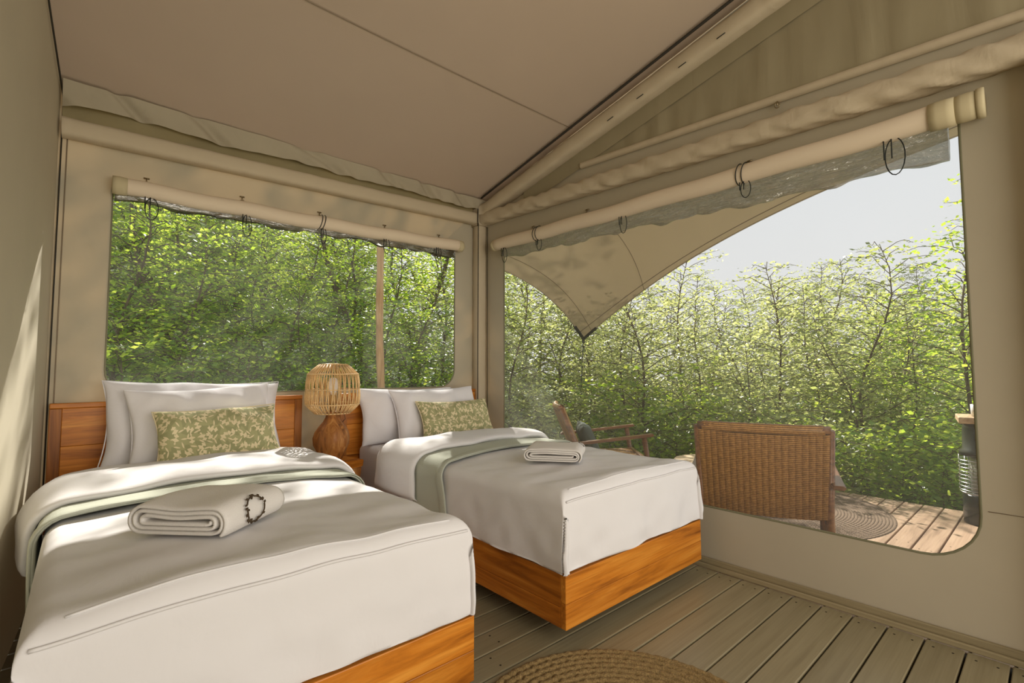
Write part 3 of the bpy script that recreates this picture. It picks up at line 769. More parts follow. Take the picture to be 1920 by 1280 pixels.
# ------------------------------------------------------------------ night stand and lamp
ns = thing('bedside_stool', 'tapered wooden block stool between the two beds', 'stool', (1.275, 3.235, 0), R_(12))
def taper(z0, z1, h0, h1):
    return MB().add([(sx * h, sy * h, z) for z, h in ((z0, h0), (z1, h1)) for sx, sy in ((-1, -1), (1, -1), (1, 1), (-1, 1))],
                    [(0, 3, 2, 1), (4, 5, 6, 7), (0, 1, 5, 4), (1, 2, 6, 5), (2, 3, 7, 6), (3, 0, 4, 7)])
def bevel_obj(o, w, seg=2):
    bm = bmesh.new(); bm.from_mesh(o.data); bmesh.ops.bevel(bm, geom=bm.edges[:], offset=w, segments=seg, affect='EDGES'); bm.to_mesh(o.data); bm.free()
bevel_obj(taper(.0, .50, .085, .128).build('body', M_STUMP, ns, False), .006)
bevel_obj(taper(.501, .548, .133, .137).build('top_slab', M_TEAKX, ns, False), .005)

LX, LY = 1.262, 3.245
lp = thing('table_lamp', 'rattan table lamp with driftwood gourd base between the beds', 'lamp', (LX, LY, .549), .3)
def knob(a, z): return 1 + .055 * math.sin(3 * a + 9 * z) + .04 * math.sin(7 * a - 14 * z) + .025 * math.sin(13 * a + 21 * z)
MB().lathe([(.05, 0), (.066, .006), (.088, .05), (.108, .10), (.112, .145), (.104, .185), (.084, .222), (.058, .255), (.044, .285), (.037, .315), (.03, .322)], 40, fn=knob).build('driftwood_base', M_DRIFT, lp)
MB().lathe([(.018, .318), (.018, .37), (.023, .372), (.023, .43), (.016, .432)], 16).build('socket', M_SOCK, lp)
MB().lathe([(.014, .43), (.016, .445), (.03, .47), (.036, .495), (.034, .52), (.024, .54), (.008, .549)], 18, fn=lambda a, z: 1 + .05 * math.cos(6 * a)).build('bulb', M_BULB, lp)
shade_prof = [(.090, .635), (.161, .572), (.171, .47), (.171, .372), (.112, .312)]
shade = MB().tube([(.171 * math.cos(a), .171 * math.sin(a), .47) for a in np.linspace(0, 2 * math.pi, 48, endpoint=False)], .0035, 6, closed=True).build('shade', M_CANE, lp)
for (r, z) in shade_prof:
    if z == .47: continue
    MB().tube([(r * math.cos(a), r * math.sin(a), z) for a in np.linspace(0, 2 * math.pi, 48, endpoint=False)], .0045, 6, closed=True).build('ring', M_CANE, shade)
mb = MB(); nrod = 31
for sct in range(4):
    (r0, z0), (r1, z1) = shade_prof[sct], shade_prof[sct + 1]
    for k in range(nrod):
        base_a = 2 * math.pi * k / nrod
        for dv in (-1, 1):
            a0 = base_a + dv * .012; a1 = base_a + dv * .052
            if sct % 2: a0, a1 = base_a + dv * .052, base_a + dv * .012
            pts = []
            for q in (0, .5, 1):
                a = a0 + (a1 - a0) * q; r = r0 + (r1 - r0) * q + .003 * math.sin(math.pi * q); pts.append((r * math.cos(a), r * math.sin(a), z0 + (z1 - z0) * q))
            mb.tube(pts, .0038, 5)
o = mb.build('rattan_weave', M_CANE, shade); o['kind'] = 'stuff'
mb = MB()
for k in range(30):
    a = 2 * math.pi * k / 30
    mb.tube([(.03 * math.cos(a), .03 * math.sin(a), .641), (.092 * math.cos(a), .092 * math.sin(a), .637)], .0025, 4)
mb.tube([(.032 * math.cos(a), .032 * math.sin(a), .641) for a in np.linspace(0, 2 * math.pi, 20, endpoint=False)], .003, 5, closed=True)
mb.build('crown_spokes', M_CANE, shade)
for k in range(3):
    a = 2 * math.pi * k / 3
    MB().tube([(.02 * math.cos(a), .02 * math.sin(a), .37), (.112 * math.cos(a), .112 * math.sin(a), .313)], .002, 5).build('shade_arm', M_SOCK, lp)
MB().tube([(.03, -.03, .315), (.055, -.05, .30), (.06, -.055, .27), (.045, -.045, .25)], .002, 5).build('switch_cord', M_CORD, lp)

# ------------------------------------------------------------------ indoor rug
def braided_rug(name, label, c, R, z, mat, ring, thick, seed, cat='rug'):
    t = thing(name, label, cat, (c[0], c[1], z))
    n = int(R / ring)
    for k in range(n):
        r = (k + .5) * R / n; seg = max(16, int(2 * math.pi * r / (ring * .55)))
        V = []; m = 7
        for i in range(seg):
            a = 2 * math.pi * i / seg
            tw = (i + .37 * k)
            for j in range(m):
                q = -1 + 2 * j / (m - 1)
                hgt = thick * (math.sqrt(max(0, 1 - q * q)) * .75 + .05 + .22 * math.sin(tw * math.pi + q * 2.0 + k)) * (1 if abs(q) < .99 else .2)
                rr = r + q * R / n * .52 + .1 * ring * math.sin(tw * 1.7)
                V.append((rr * math.cos(a), rr * math.sin(a), max(.0005, hgt)))
        o = link_mesh('braid', V, grid_faces(seg, m, True, False), mat, t)
    return t
braided_rug('round_rug', 'round braided seagrass rug on the tent floor at the foot of the beds', (1.262, .885), .545, .001, M_JUTE, .030, .016, 1)
braided_rug('round_rug', 'large round jute rug out on the deck under the chairs', (4.50, 1.84), .99, -.029, M_JUTE2, .022, .007, 2)

# ------------------------------------------------------------------ rolled window blinds
def blind(label, A, B, inward, r, ends, pvc, loops, hooks, vinyl):
    """A,B ends of the roll axis; inward = unit vector into the room"""
    A = np.array(A, float); B = np.array(B, float); d = B - A; Ln = np.linalg.norm(d); d /= Ln
    inw = np.array(inward, float); upv = np.array([0, 0, 1.])
    t = thing('rolled_blind', label, 'blind', tuple((A + B) / 2))
    mid = (A + B) / 2
    sg = lambda s: A + d * s - mid
    mb = MB(); pts = [sg(s) for s in np.linspace(0, Ln, 40)]
    mb.tube([p + upv * (.004 * math.sin(i * .7) - .012 * math.sin(math.pi * i / 39)) for i, p in enumerate(pts)], [r * (.93 + .07 * min(1, min(i, 39 - i) / 1.5)) for i in range(40)], 18)
    mb.build('fabric_roll', M_ROLL, t)
    for s0, s1, rr in ends:
        MB().tube([sg(s) + upv * (-.012 * math.sin(math.pi * s / Ln)) for s in np.linspace(s0, s1, 4)], [rr * .96, rr, rr, rr * .96], 18).build('end_band', M_BAND, t)
    # clear vinyl pane rolled up behind the blind, hanging lower
    ss = np.linspace(pvc[0], pvc[1], 120); V = []; m = 16
    for i, s in enumerate(ss):
        hgt = pvc[2] + (pvc[3] - pvc[2]) * (s - ss[0]) / (ss[-1] - ss[0]) + .007 * float(waves(np.array(s), np.array(0.), 61, 9, 4))
        for k in range(m):
            a = 2 * math.pi * k / m
            wob = .011 * float(waves(np.array(s * 1.0 + .3 * k), np.array(k * .05), 62, 26, 5))
            V.append(sg(s) + inw * (-.035 + (.026 + wob) * math.cos(a)) + upv * (-r * .5 - hgt / 2 + (hgt / 2 + wob) * math.sin(a)))
    f = grid_faces(len(ss), m, False, True); f.append(tuple(range(m))[::-1]); f.append(tuple(range((len(ss) - 1) * m, len(ss) * m)))
    link_mesh('vinyl_roll', V, f, vinyl, t)
    for (s, dn, wd, wrap) in loops:
        mb = MB(); p = sg(s)
        for k, off in enumerate((-wd / 2, wd / 2)):
            if wrap:
                mb.tube([p + d * (off + .01 * math.sin(a * 1.0)) + inw * (r + .005) * math.cos(a) + upv * ((r + .005) * math.sin(a) - .006) for a in np.linspace(-1.7, 1.5, 12)], .0028, 5)
            mb.tube([p + d * off * .7 + inw * (.02) + upv * (-r * .9 - q * dn * .55) for q in np.linspace(0, 1, 5)], .0028, 5)
        lp_ = [p + d * (wd * .6 + wd * .9 * math.sin(a)) + inw * .012 + upv * (-r * .9 - dn * .5 + dn * .5 * math.cos(a)) for a in np.linspace(0, 2 * math.pi, 18, endpoint=False)]
        mb.tube(lp_, .0026, 5, closed=True)
        mb.build('tie_cord', M_CORD, t)
    for (s, up_) in hooks:
        p = sg(s) + inw * (-.045) + upv * up_
        mb = MB()
        mb.tube([p + d * -.014, p + d * .014], .005, 6)
        mb.tube([p + inw * .004, p + inw * .006 + upv * -.022, p + inw * .012 + upv * -.05], .003, 6)
        mb.tube([p + inw * .014 + d * (.011 * math.cos(a)) + upv * (-.036 + .014 * math.sin(a)) for a in np.linspace(0, 2 * math.pi, 10, endpoint=False)], .0025, 5, closed=True)
        mb.build('hook', M_HOOK, t)
    return t
blind('rolled blind with black ties above the window behind the beds', (.095, YB - .05, 2.205), (2.50, YB - .05, 2.255), (0, -1, 0), .049,
      [(-.012, .055, .052), (2.37, 2.418, .050)], (.0, 2.36, .05, .075),
      [(.15, .13, .035, 0), (.66, .15, .03, 0), (1.165, .12, .022, 1), (1.66, .12, .03, 0), (2.15, .10, .028, 0)],
      [(.145, .085), (.655, .085), (1.165, .08), (1.685, .075), (2.20, .08)], M_PVCD)
blind('longer rolled blind with silvery vinyl above the large deck window', (XR - .055, 3.30, 2.255), (XR - .055, .155, 2.235), (-1, 0, 0), .052,
      [(2.975, 3.06, .060), (3.06, 3.125, .058), (3.125, 3.15, .062), (-.004, .03, .050)], (.09, 3.03, .095, .165),
      [(.13, .13, .035, 0), (.56, .10, .03, 1), (1.37, .13, .03, 0), (2.18, .10, .03, 1), (2.83, .17, .04, 0)],
      [(.45, .085), (1.03, .085), (2.2, .075)], M_PVC)
hk = MB()
for (y, z) in ((.94, 2.61), ):
    hk.tube([(XR - .02, y, z), (XR - .024, y, z - .02), (XR - .03, y, z - .05)], .004, 6)
    hk.tube([(XR - .03, y + .012 * math.cos(a), z - .045 + .016 * math.sin(a)) for a in np.linspace(0, 6.28, 12, endpoint=False)], .003, 5, closed=True)
tag(hk.build('wall_hook', M_HOOK), 'small metal hook hanging below the zip on the gable cloth', 'hook')

# ------------------------------------------------------------------ deck furniture
def weave_panel(P00, P10, P01, P11, cols, rows, bulge, normal, depth=.006):
    """woven cane panel between four corners: upright strands with rows of cane wound round them"""
    P00, P10, P01, P11 = [np.array(p, float) for p in (P00, P10, P01, P11)]; nrm = np.array(normal, float)
    V = []; F = []
    for c in range(cols):
        u0, u1 = c / cols, (c + 1) / cols; off = len(V); nr = rows * 2 + 1; m = 4
        for i in range(nr):
            v = i / (nr - 1); ridge = depth * (1.0 if i % 2 else .35)
            for j, (q, h) in enumerate(((0, -.5), (.25, 1), (.75, 1), (1.0, -.5))):
                u = u0 + (u1 - u0) * q
                p = (P00 * (1 - u) + P10 * u) * (1 - v) + (P01 * (1 - u) + P11 * u) * v
                b = bulge * (4 * u * (1 - u))
                V.append(p + nrm * (b + h * ridge))
        F += grid_faces(nr, m, off=off)
    return V, F

def lounge_chair(label):
    t = thing('rattan_chair', label, 'chair')
    hw = .35
    bx0, bz0, bx1, bz1 = -.26, .27, -.475, .80
    nb = np.array([-(bz1 - bz0), 0, (bx1 - bx0)]); nb /= np.linalg.norm(nb)
    for sgn, nm in ((1, 'back_weave'), (-1, 'back_lining')):
        o_ = nb * .018 * sgn
        V, F = weave_panel(np.array([bx0, hw, bz0]) + o_, np.array([bx0, -hw, bz0]) + o_, np.array([bx1, hw, bz1]) + o_, np.array([bx1, -hw, bz1]) + o_, 20, 46, .03, nb * sgn if sgn > 0 else -nb * -1 * .0 + nb * sgn * .0 + nb * sgn, .005)
        if sgn < 0:
            V = [v + nb * .06 * 0 for v in V]
        link_mesh(nm, V, F, M_RATTAN, t)['kind'] = 'stuff'
    # curved top rail, wrapped
    pts = [(bx1 + nb[0] * (.03 * (1 - q * q)) - .004, hw * q, bz1 + .018) for q in np.linspace(-1, 1, 13)]
    MB().tube(pts, .024, 10).build('top_rail', M_CHAIRW, t)
    V = []
    for q in np.linspace(-1, 1, 41):
        for a in np.linspace(0, 2 * math.pi, 12, endpoint=False):
            k = 1 + .05 * (int((q + 1) * 20) % 2)
            V.append((bx1 + nb[0] * (.03 * (1 - q * q)) - .004 + .027 * k * math.cos(a), hw * .93 * q, bz1 + .014 + .030 * k * math.sin(a)))
    link_mesh('rail_wrap', V, grid_faces(41, 12, False, True), M_RATTAN, t)
    for s in (-1, 1):
        MB().tube([(bx0 - .11, s * (hw + .005), -.0), (bx0 + .0, s * (hw + .005), bz0), (bx1, s * (hw + .005), bz1 + .015)], [.022, .026, .022], 8).build('rear_leg', M_CHAIRW, t)
        MB().tube([(.36, s * (hw + .03), .0), (.28, s * (hw + .03), .55)], [.021, .025], 8).build('front_leg', M_CHAIRW, t)
        Vp = [(-.43, .475), (-.2, .50), (.1, .535), (.36, .565)]
        V = []
        for (x, z) in Vp:
            for dy, dz in ((-.034, 0), (.034, 0), (.034, .026), (-.034, .026)): V.append((x, s * (hw + .04) + dy, z + dz))
        f = grid_faces(4, 4, False, True) + [(0, 1, 2, 3), (15, 14, 13, 12)]
        o = link_mesh('arm', V, f, M_CHAIRW, t, False); bevel_obj(o, .007)
        bbox('seat_rail', bx0, .33, s * hw - .015, s * hw + .015, .29, .335, M_CHAIRW, t, .004)
    bbox('front_rail', .30, .335, -hw, hw, .30, .35, M_CHAIRW, t, .004)
    bbox('rear_rail', bx0 - .01, bx0 + .02, -hw, hw, .26, .30, M_CHAIRW, t, .004)
    V, F = weave_panel((bx0, hw - .01, .31), (bx0, -hw + .01, .31), (.33, hw - .01, .35), (.33, -hw + .01, .35), 18, 24, -.02, (0, 0, 1), .005)
    link_mesh('seat_weave', V, F, M_RATTAN, t)['kind'] = 'stuff'
    return t
def dup(root, loc, rz, label):
    r = root.copy(); COL.objects.link(r); r.location = loc; r.rotation_euler = (0, 0, rz); r['label'] = label
    for ch in list(root.children):
        c = ch.copy(); COL.objects.link(c); c.parent = r
        for g in list(ch.children):
            d = g.copy(); COL.objects.link(d); d.parent = c
    return r
chA = lounge_chair('rattan armchair on the deck with its woven back to the tent window')
chA.location = (3.49, 1.375, -.018); chA.rotation_euler = (0, 0, R_(21.5))
chB = dup(chA, (3.93, 3.02, -.03), R_(-43), 'rattan armchair seen from its side, beyond the corner bed')
dc = pillow('cushion', 'grey green cushion leaning in the side-on rattan armchair', 'cushion', (3.80, 3.16, .45), .48, .34, .14, R_(22), M_DARKCUSH, 33, yaw=R_(47))

st = thing('stump_table', 'low round wooden table on the deck between the chairs', 'table', (4.06, 2.03, -.018))
MB().lathe([(.27, .335), (.285, .345), (.288, .375), (.28, .388), (.27, .39)], 36, fn=lambda a, z: 1 + .02 * math.sin(3 * a) + .012 * math.sin(7 * a)).build('tabletop', M_TABLEW, st)
MB().lathe([(.17, 0), (.19, .02), (.15, .17), (.18, .33), (.2, .336)], 28, fn=lambda a, z: 1 + .05 * math.sin(5 * a) + .03 * math.sin(9 * a)).build('trunk', M_STUMP, st)

ht = thing('patio_heater', 'black cylindrical gas heater with wire guard at the deck edge', 'heater', (5.17, .40, -.03))
MB().lathe([(.12, 0), (.142, .004), (.142, .21), (.135, .222), (.10, .226)], 36).build('base', M_BLACK, ht)
MB().lathe([(.085, .22), (.09, .235), (.09, .5), (.08, .51)], 24).build('burner', M_SILVER, ht)
MB().lathe([(.10, .505), (.150, .512), (.152, .545), (.13, .56), (.125, .72), (.118, .748), (.08, .765)], 36).build('tank', M_BLACK, ht)
guard = MB().tube([(.15 * math.cos(a), .15 * math.sin(a), .235) for a in np.linspace(0, 6.283, 36, endpoint=False)], .006, 6, closed=True).build('guard', M_CHROME, ht)
for k in range(9):
    z = .255 + .028 * k
    MB().tube([(.155 * math.cos(a), .155 * math.sin(a), z) for a in np.linspace(0, 6.283, 36, endpoint=False)], .0032, 5, closed=True).build('wire', M_CHROME, guard)
for k in range(8):
    a = k * math.pi / 4
    MB().tube([(.151 * math.cos(a), .151 * math.sin(a), .235), (.151 * math.cos(a), .151 * math.sin(a), .512)], .003, 5).build('wire', M_CHROME, guard)
Mt = Matrix.Rotation(math.radians(197), 4, 'Z')
bbox('control_panel', .135, .168, -.05, .05, .26, .45, M_SILVER, ht, .006, M=Mt)
sh = thing('serving_board', 'thick pale wooden board resting on top of the black heater', 'board', (5.17, .36, .736))
bbox('board', -.2, .2, -.22, .19, 0, .048, M_TABLEW, sh, .008, M=Matrix.Rotation(.15, 4, 'Z'))
MB().tube([(-.1, -.22, .024), (-.1, -.26, .024), (.1, -.26, .024), (.1, -.22, .024)], .01, 6).build('handle', M_TABLEW, sh)
cup = thing('white_cup', 'white cup standing on the wooden board over the heater', 'cup', (5.12, .42, .785))
MB().lathe([(.03, 0), (.042, .004), (.046, .09), (.043, .09), (.039, .01), (.01, .008)], 24).build('bowl', M_WHITE, cup)
MB().tube([(.045, 0, .075), (.07, 0, .07), (.074, 0, .045), (.062, 0, .022), (.044, 0, .02)], .005, 6).build('handle', M_WHITE, cup)

# ------------------------------------------------------------------ fly sheet, its pole and guy line
Ptop = np.array([2.14, 4.40, 2.43]); K = np.array([4.90, 4.12, 1.552]); Fa = np.array([5.15, .30, 3.03]); Rg = np.array([3.0, -.3, 3.74])
e0 = Ptop; 
fl = thing('fly_sheet', 'beige canvas fly sheet stretched to a low corner over the deck', 'awning')
nu, nv = 44, 40; V = []
for i in range(nu):
    u = i / (nu - 1)
    inner = Ptop * (1 - u) + Rg * u + np.array([0, 0, .10 * math.sin(math.pi * u)])
    inner[0] = 2.14 + .80 * min(1, u * 5.5) ** .8; inner[2] += .12 * min(1, u * 6)
    outer = K * (1 - u) + Fa * u
    bowO = np.array([-.36, .0, .10]) * math.sin(math.pi * u)
    for j in range(nv):
        v = j / (nv - 1)
        p = inner * (1 - v) + outer * v
        bowE = np.array([0, -.40, .16]) * math.sin(math.pi * v) * (1 - u) ** 2
        p = p + bowO * v ** 2 + bowE - np.array([0, 0, .06]) * math.sin(math.pi * v) * math.sin(math.pi * u)
        V.append(p)
sheet = link_mesh('canvas', V, grid_faces(nu, nv), M_FLY, fl)
VV = np.array(V).reshape(nu, nv, 3)
MB().tube([VV[i, -1] for i in range(nu)], .008, 6).build('hem', M_FLY, fl)
MB().tube([VV[0, j] for j in range(nv)], .008, 6).build('hem', M_FLY, fl)
MB().tube([VV[i, -3] + np.array([0, 0, -.004]) for i in range(nu)], .004, 5).build('seam', M_SEAM, fl)
MB().tube([VV[2, j] + np.array([0, 0, -.004]) for j in range(nv)], .003, 5).build('seam', M_SEAM, fl)
MB().tube([VV[12, j] + np.array([0, 0, -.004]) for j in range(nv)], .003, 5).build('seam', M_SEAM, fl)
for edge in ([VV[i, -1] for i in range(0, 4)], [VV[0, -1 - j] for j in range(0, 5)]):
    q = np.linspace(0, len(edge) - 1, 8); E = np.array(edge); pts = [[np.interp(t, range(len(E)), E[:, c]) for c in range(3)] for t in q]
    MB().tube(pts, .022, 6).build('corner_binding', M_CORD, fl)
gl = thing('guy_line', 'thin dark rope tying down the low corner of the fly sheet', 'rope', tuple(K))
kg = np.array([5.25, 4.6, float(gz(5.25, 4.6))]) - K
MB().tube([(0, 0, 0), tuple(kg * .5 + np.array([0, 0, -.02])), tuple(kg)], .006, 6).build('line', M_CORD, gl)
MB().tube([(.02 * math.cos(a), .0, -.03 + .03 * math.sin(a)) for a in np.linspace(0, 6.28, 12, endpoint=False)], .007, 6, closed=True).build('ring', M_CORD, gl)
MB().tube([tuple(kg + np.array([.02, .02, .12])), tuple(kg + np.array([-.01, -.01, -.15]))], .012, 6).build('peg', M_POLE, gl)
pz = float(gz(2.26, 4.4)) - .05
pl = thing('wooden_pole', 'slim peeled wooden pole standing outside the window behind the beds', 'pole', (2.19, 4.40, pz))
hgt = 2.46 - pz
MB().tube([(.10 * (1 - q) - .05 * q + .016 * math.sin(q * 7) , .01 * math.sin(q * 11), q * hgt) for q in np.linspace(0, 1, 26)], [.041 - .006 * q + .0025 * math.sin(q * 40) for q in np.linspace(0, 1, 26)], 10).build('shaft', M_POLE, pl)
MB().tube([(-.05 + .036 * math.cos(a), .036 * math.sin(a), hgt - .07 + .004 * a) for a in np.linspace(0, 18, 40)], .006, 5).build('lashing', M_CORD, pl)

# ------------------------------------------------------------------ trees
def tubes_np(paths, radii, n=5):
    mb = MB()
    for p, r in zip(paths, radii): mb.tube(p, r, n, caps=False)
    return mb.v, mb.f
def make_tree(seed, h, r, nb, leaf, tr, base=.12, droop=.10, dens=1.0, top=.75, stems=2):
    rg = np.random.default_rng(seed)
    TP, TR, bp, br, LB, LD, LN, LS = [], [], [], [], [], [], [], []
    for sidx in range(stems):
        hs = h * (1 if sidx == 0 else rg.uniform(.62, .88)); lean = (0 if sidx == 0 else rg.uniform(.12, .26)) ; laz = seed + sidx * 2.2
        q = np.linspace(0, 1, 14); a1, a2, a3 = rg.uniform(0, 6.28, 3)
        tp = np.c_[.035 * h * np.sin(q * 5 + a1) + .02 * h * np.sin(q * 11 + a2) + lean * hs * q * math.cos(laz), .035 * h * np.cos(q * 4.3 + a2) + .02 * h * np.sin(q * 10 + a3) + lean * hs * q * math.sin(laz), q * hs]
        tp[:, :2] -= tp[0, :2]
        trr = tr * (1 if sidx == 0 else .7)
        TP.append(tp); TR.append([trr * (1 - .9 * t) for t in q])
        nbs = int(nb * (1 if sidx == 0 else .6))
        for i in range(nbs):
            zq = base + (1 - base) * ((i + rg.random()) / nbs) ** .8; zq = min(zq, .985)
            p0 = np.array([np.interp(zq * hs, tp[:, 2], tp[:, c]) for c in (0, 1, 2)])
            az = i * 2.39996 + rg.uniform(-.7, .7)
            q0 = (zq - base) / (1 - base)
            L = r * (1 - top * q0 ** 2.2) * rg.uniform(.45, 1.2) * (.7 + .3 * min(1, q0 * 4)) * (1 if sidx == 0 else .75)
            dirv = np.array([math.cos(az), math.sin(az), 0])
            upk = rg.uniform(.1, .9) + .6 * q0
            qq5 = np.linspace(0, 1, 5)[:, None]
            P = p0 + dirv * L * qq5 + np.array([0, 0, 1.]) * (upk * L * qq5 * .8 - (upk * .45 + droop) * L * qq5 ** 2) + rg.normal(0, .07 * L, (5, 3)) * qq5
            bp.append(P); br.append([trr * .26 * (1 - zq * .6) * (1 - .85 * t) + .0018 for t in np.linspace(0, 1, 5)])
            side = np.cross(dirv, [0, 0, 1.])
            ntw = max(3, int(L / .105 * dens))
            for k in range(ntw):
                t = .12 + .88 * (k + rg.random()) / ntw
                pb = np.array([np.interp(t, np.linspace(0, 1, 5), P[:, c]) for c in range(3)])
                s = 1 if k % 2 else -1
                ang = rg.uniform(.3, 1.3) * s
                td = dirv * math.cos(ang) + side * math.sin(ang) + np.array([0, 0, rg.uniform(-.45, .6)]); td /= np.linalg.norm(td)
                tl = (.14 + .40 * L * (1 - t) * rg.uniform(.4, 1.0)) * rg.uniform(.6, 1.25); tl = min(tl, .6)
                nl = max(4, int(tl / (leaf * .46)))
                qq = (np.arange(nl) + rg.random(nl)) / nl
                pos = pb + td * tl * qq[:, None] + np.array([0, 0, -1.]) * (.15 * tl * qq[:, None] ** 2) + rg.normal(0, .02, (nl, 3))
                perp = np.cross(td, [0, 0, 1.]); perp /= np.linalg.norm(perp) + 1e-9
                sgn = np.where(np.arange(nl) % 2, 1., -1.)[:, None]
                ld = td * .75 + perp * sgn * rg.uniform(.4, 1.1, (nl, 1)) + rg.normal(0, .3, (nl, 3))
                LB.append(pos); LD.append(ld); LN.append(np.array([0, 0, 1.]) + rg.normal(0, .5, (nl, 3))); LS.append(leaf * rg.uniform(.55, 1.25, nl))
    B = np.concatenate(LB); D = np.concatenate(LD); Nn = np.concatenate(LN); S = np.concatenate(LS)[:, None]
    D /= np.linalg.norm(D, axis=1)[:, None]; side = np.cross(D, Nn); side /= np.linalg.norm(side, axis=1)[:, None] + 1e-9; up_ = np.cross(side, D)
    Vv = np.stack([B, B + D * S * .48 + side * S * .31 - up_ * S * .10, B + D * S - up_ * S * .10, B + D * S * .48 - side * S * .31 - up_ * S * .10], 1).reshape(-1, 3)
    n = len(B); I = np.arange(n)[:, None] * 4
    Ff = np.concatenate([I + np.array([[0, 1, 2]]), I + np.array([[0, 2, 3]])], 1).reshape(-1, 3)
    return (TP, TR), (bp, br), Vv, Ff
def np_mesh(name, V, F, mat):
    me = bpy.data.meshes.new(name)
    me.vertices.add(len(V)); me.vertices.foreach_set('co', np.asarray(V, np.float32).ravel())
    k = F.shape[1]; me.loops.add(len(F) * k); me.loops.foreach_set('vertex_index', np.asarray(F, np.int32).ravel())
    me.polygons.add(len(F)); me.polygons.foreach_set('loop_start', np.arange(0, len(F) * k, k, dtype=np.int32)); me.polygons.foreach_set('loop_total', np.full(len(F), k, np.int32))
    me.update(calc_edges=True); me.materials.append(mat); return me
SPEC = {  # kind: seed, height, spread, branches, leaf, trunk radius, lowest branch, droop, density, taper, stems
    'young': (3, 4.2, 1.25, 64, .066, .034, .10, .10, 1.0, .78, 2), 'young_b': (8, 3.8, 1.35, 58, .064, .028, .06, .14, 1.0, .72, 3),
    'slim': (15, 4.4, 1.0, 74, .062, .028, .08, .05, 1.1, .7, 1), 'shrub': (21, 1.7, 1.15, 34, .066, .014, .02, .10, 1.2, .5, 3),
    'bush': (44, 2.45, 1.1, 46, .060, .018, .03, .12, 1.1, .5, 3),
    'airy': (52, 7.9, 1.5, 30, .12, .06, .60, .06, .75, .35, 1),
    'tall': (27, 8.0, 2.0, 84, .095, .085, .14, .10, .9, .6, 2), 'tall_b': (34, 7.2, 2.3, 90, .09, .075, .06, .16, .9, .6, 2)}
PROTO = {}
for k, a in SPEC.items():
    (tpaths, trad), (bp, br), V, F = make_tree(*a)
    tv, tf = tubes_np(tpaths, trad, 9); bv, bf = tubes_np(bp, br, 4)
    ms = []
    for nm, v, f in (('trunk', tv, tf), ('branches', bv, bf)):
        me = bpy.data.meshes.new(nm + '_' + k); me.from_pydata(v, [], f); me.polygons.foreach_set('use_smooth', [True] * len(me.polygons)); me.materials.append(M_BARK); ms.append(me)
    PROTO[k] = (ms[0], ms[1], V, F, {})
def plant(kind, x, y, label, mat=None, s=1.0, rz=0.0, group=None, name='beech_tree', cat='tree', z=None):
    tm, bm_, V, F, cache = PROTO[kind]; mat = mat or M_LEAF
    if mat.name not in cache: cache[mat.name] = np_mesh('foliage_' + kind, V, F, mat)
    r = thing(name, label, cat, (x, y, (float(gz(x, y)) - .03) if z is None else z), rz, group); r.scale = (s, s, s)
    for nm, me in (('trunk', tm), ('branches', bm_), ('foliage', cache[mat.name])):
        o = bpy.data.objects.new(nm, me); COL.objects.link(o); o.parent = r
        if nm != 'trunk': o['kind'] = 'stuff'
    return r
def at(u, v_dist):
    """ground point under picture column u at horizontal distance v_dist from the camera"""
    d = CM @ np.array([u - 960, 50, F_PX]); d = d[:2] / np.linalg.norm(d[:2]); return d * v_dist
G1, G2, G3 = 'beech trees beyond the deck', 'forest trees behind the tent', 'low bushes outside the tent'
def row(items, group):
    for (u, dist, kind, s, mat, label, nm, cat) in items:
        x, y = at(u, dist); 
        if label is LT and dist < 9: label = FRONT[u]
        elif label is LF and dist < 8.5: label = REAR[u]
        elif kind in ('shrub', 'bush') and dist < 8: label = BUSH[u]
        plant(kind, x, y, label, mat, s, (u * 1.7 + dist) % 6.28, group, nm, cat)
FRONT = {960: 'beech at the left edge of the large window, next to the corner post', 1050: 'beech left of the low tip of the fly sheet', 1120: 'pale beech just right of the low tip of the fly sheet',
         1180: 'beech above the far arm of the side-on armchair', 1300: 'pale slim beech over the low wooden deck table', 1350: 'short bushy beech above the left corner of the woven chair back',
         1440: 'pale beech above the middle of the woven chair back', 1500: 'bushy beech above the right corner of the woven chair back', 1690: 'yellow-green beech above the bare deck planks right of the rug', 1760: 'yellow-green bushy beech just left of the black heater'}
REAR = {190: 'forest tree at the left edge of the window behind the beds', 380: 'bushy forest tree above the pillows of the bed by the left wall', 460: 'forest tree above the right end of the left bed cushion',
        560: 'forest tree just left of the rattan lamp shade', 620: 'bushy forest tree straight above the rattan lamp shade', 690: 'slim forest tree just left of the peeled wooden pole', 770: 'forest tree just right of the peeled wooden pole', 850: 'forest tree at the right edge of the window behind the beds'}
BUSH = {980: 'low bush at the left end of the large window, below the beeches', 1080: 'low bush behind the back of the side-on armchair', 1170: 'low bush behind the arms of the side-on armchair', 1290: 'low bush behind the low wooden deck table',
        1380: 'low bush hidden behind the left part of the woven chair back', 1470: 'low bush behind the right part of the woven chair back', 1560: 'low bush at the deck edge just right of the woven chair', 1650: 'low bush at the deck edge behind the round jute rug',
        1720: 'low bush at the deck edge above the bare planks', 1790: 'low bush at the deck edge touching the black heater', 1860: 'low bush behind the black heater at the window edge',
        230: 'low bush in the lower left corner of the rear window', 330: 'low bush above the left half of the big pillow', 430: 'low bush above the right half of the big pillow', 520: 'low bush above the right headboard corner of the left bed',
        620: 'low bush behind the rattan lamp shade', 710: 'low bush at the foot of the peeled wooden pole', 800: 'low bush above the corner bed pillows'}
LT = 'leafy young beech in the tree belt beyond the deck'
LF = 'dense green forest tree on the slope behind the tent'
row([(1600, 7.6, 'young', .98, M_LEAF, 'slender beech with one upright trunk behind the deck armchair', 'beech_tree', 'tree')], None)
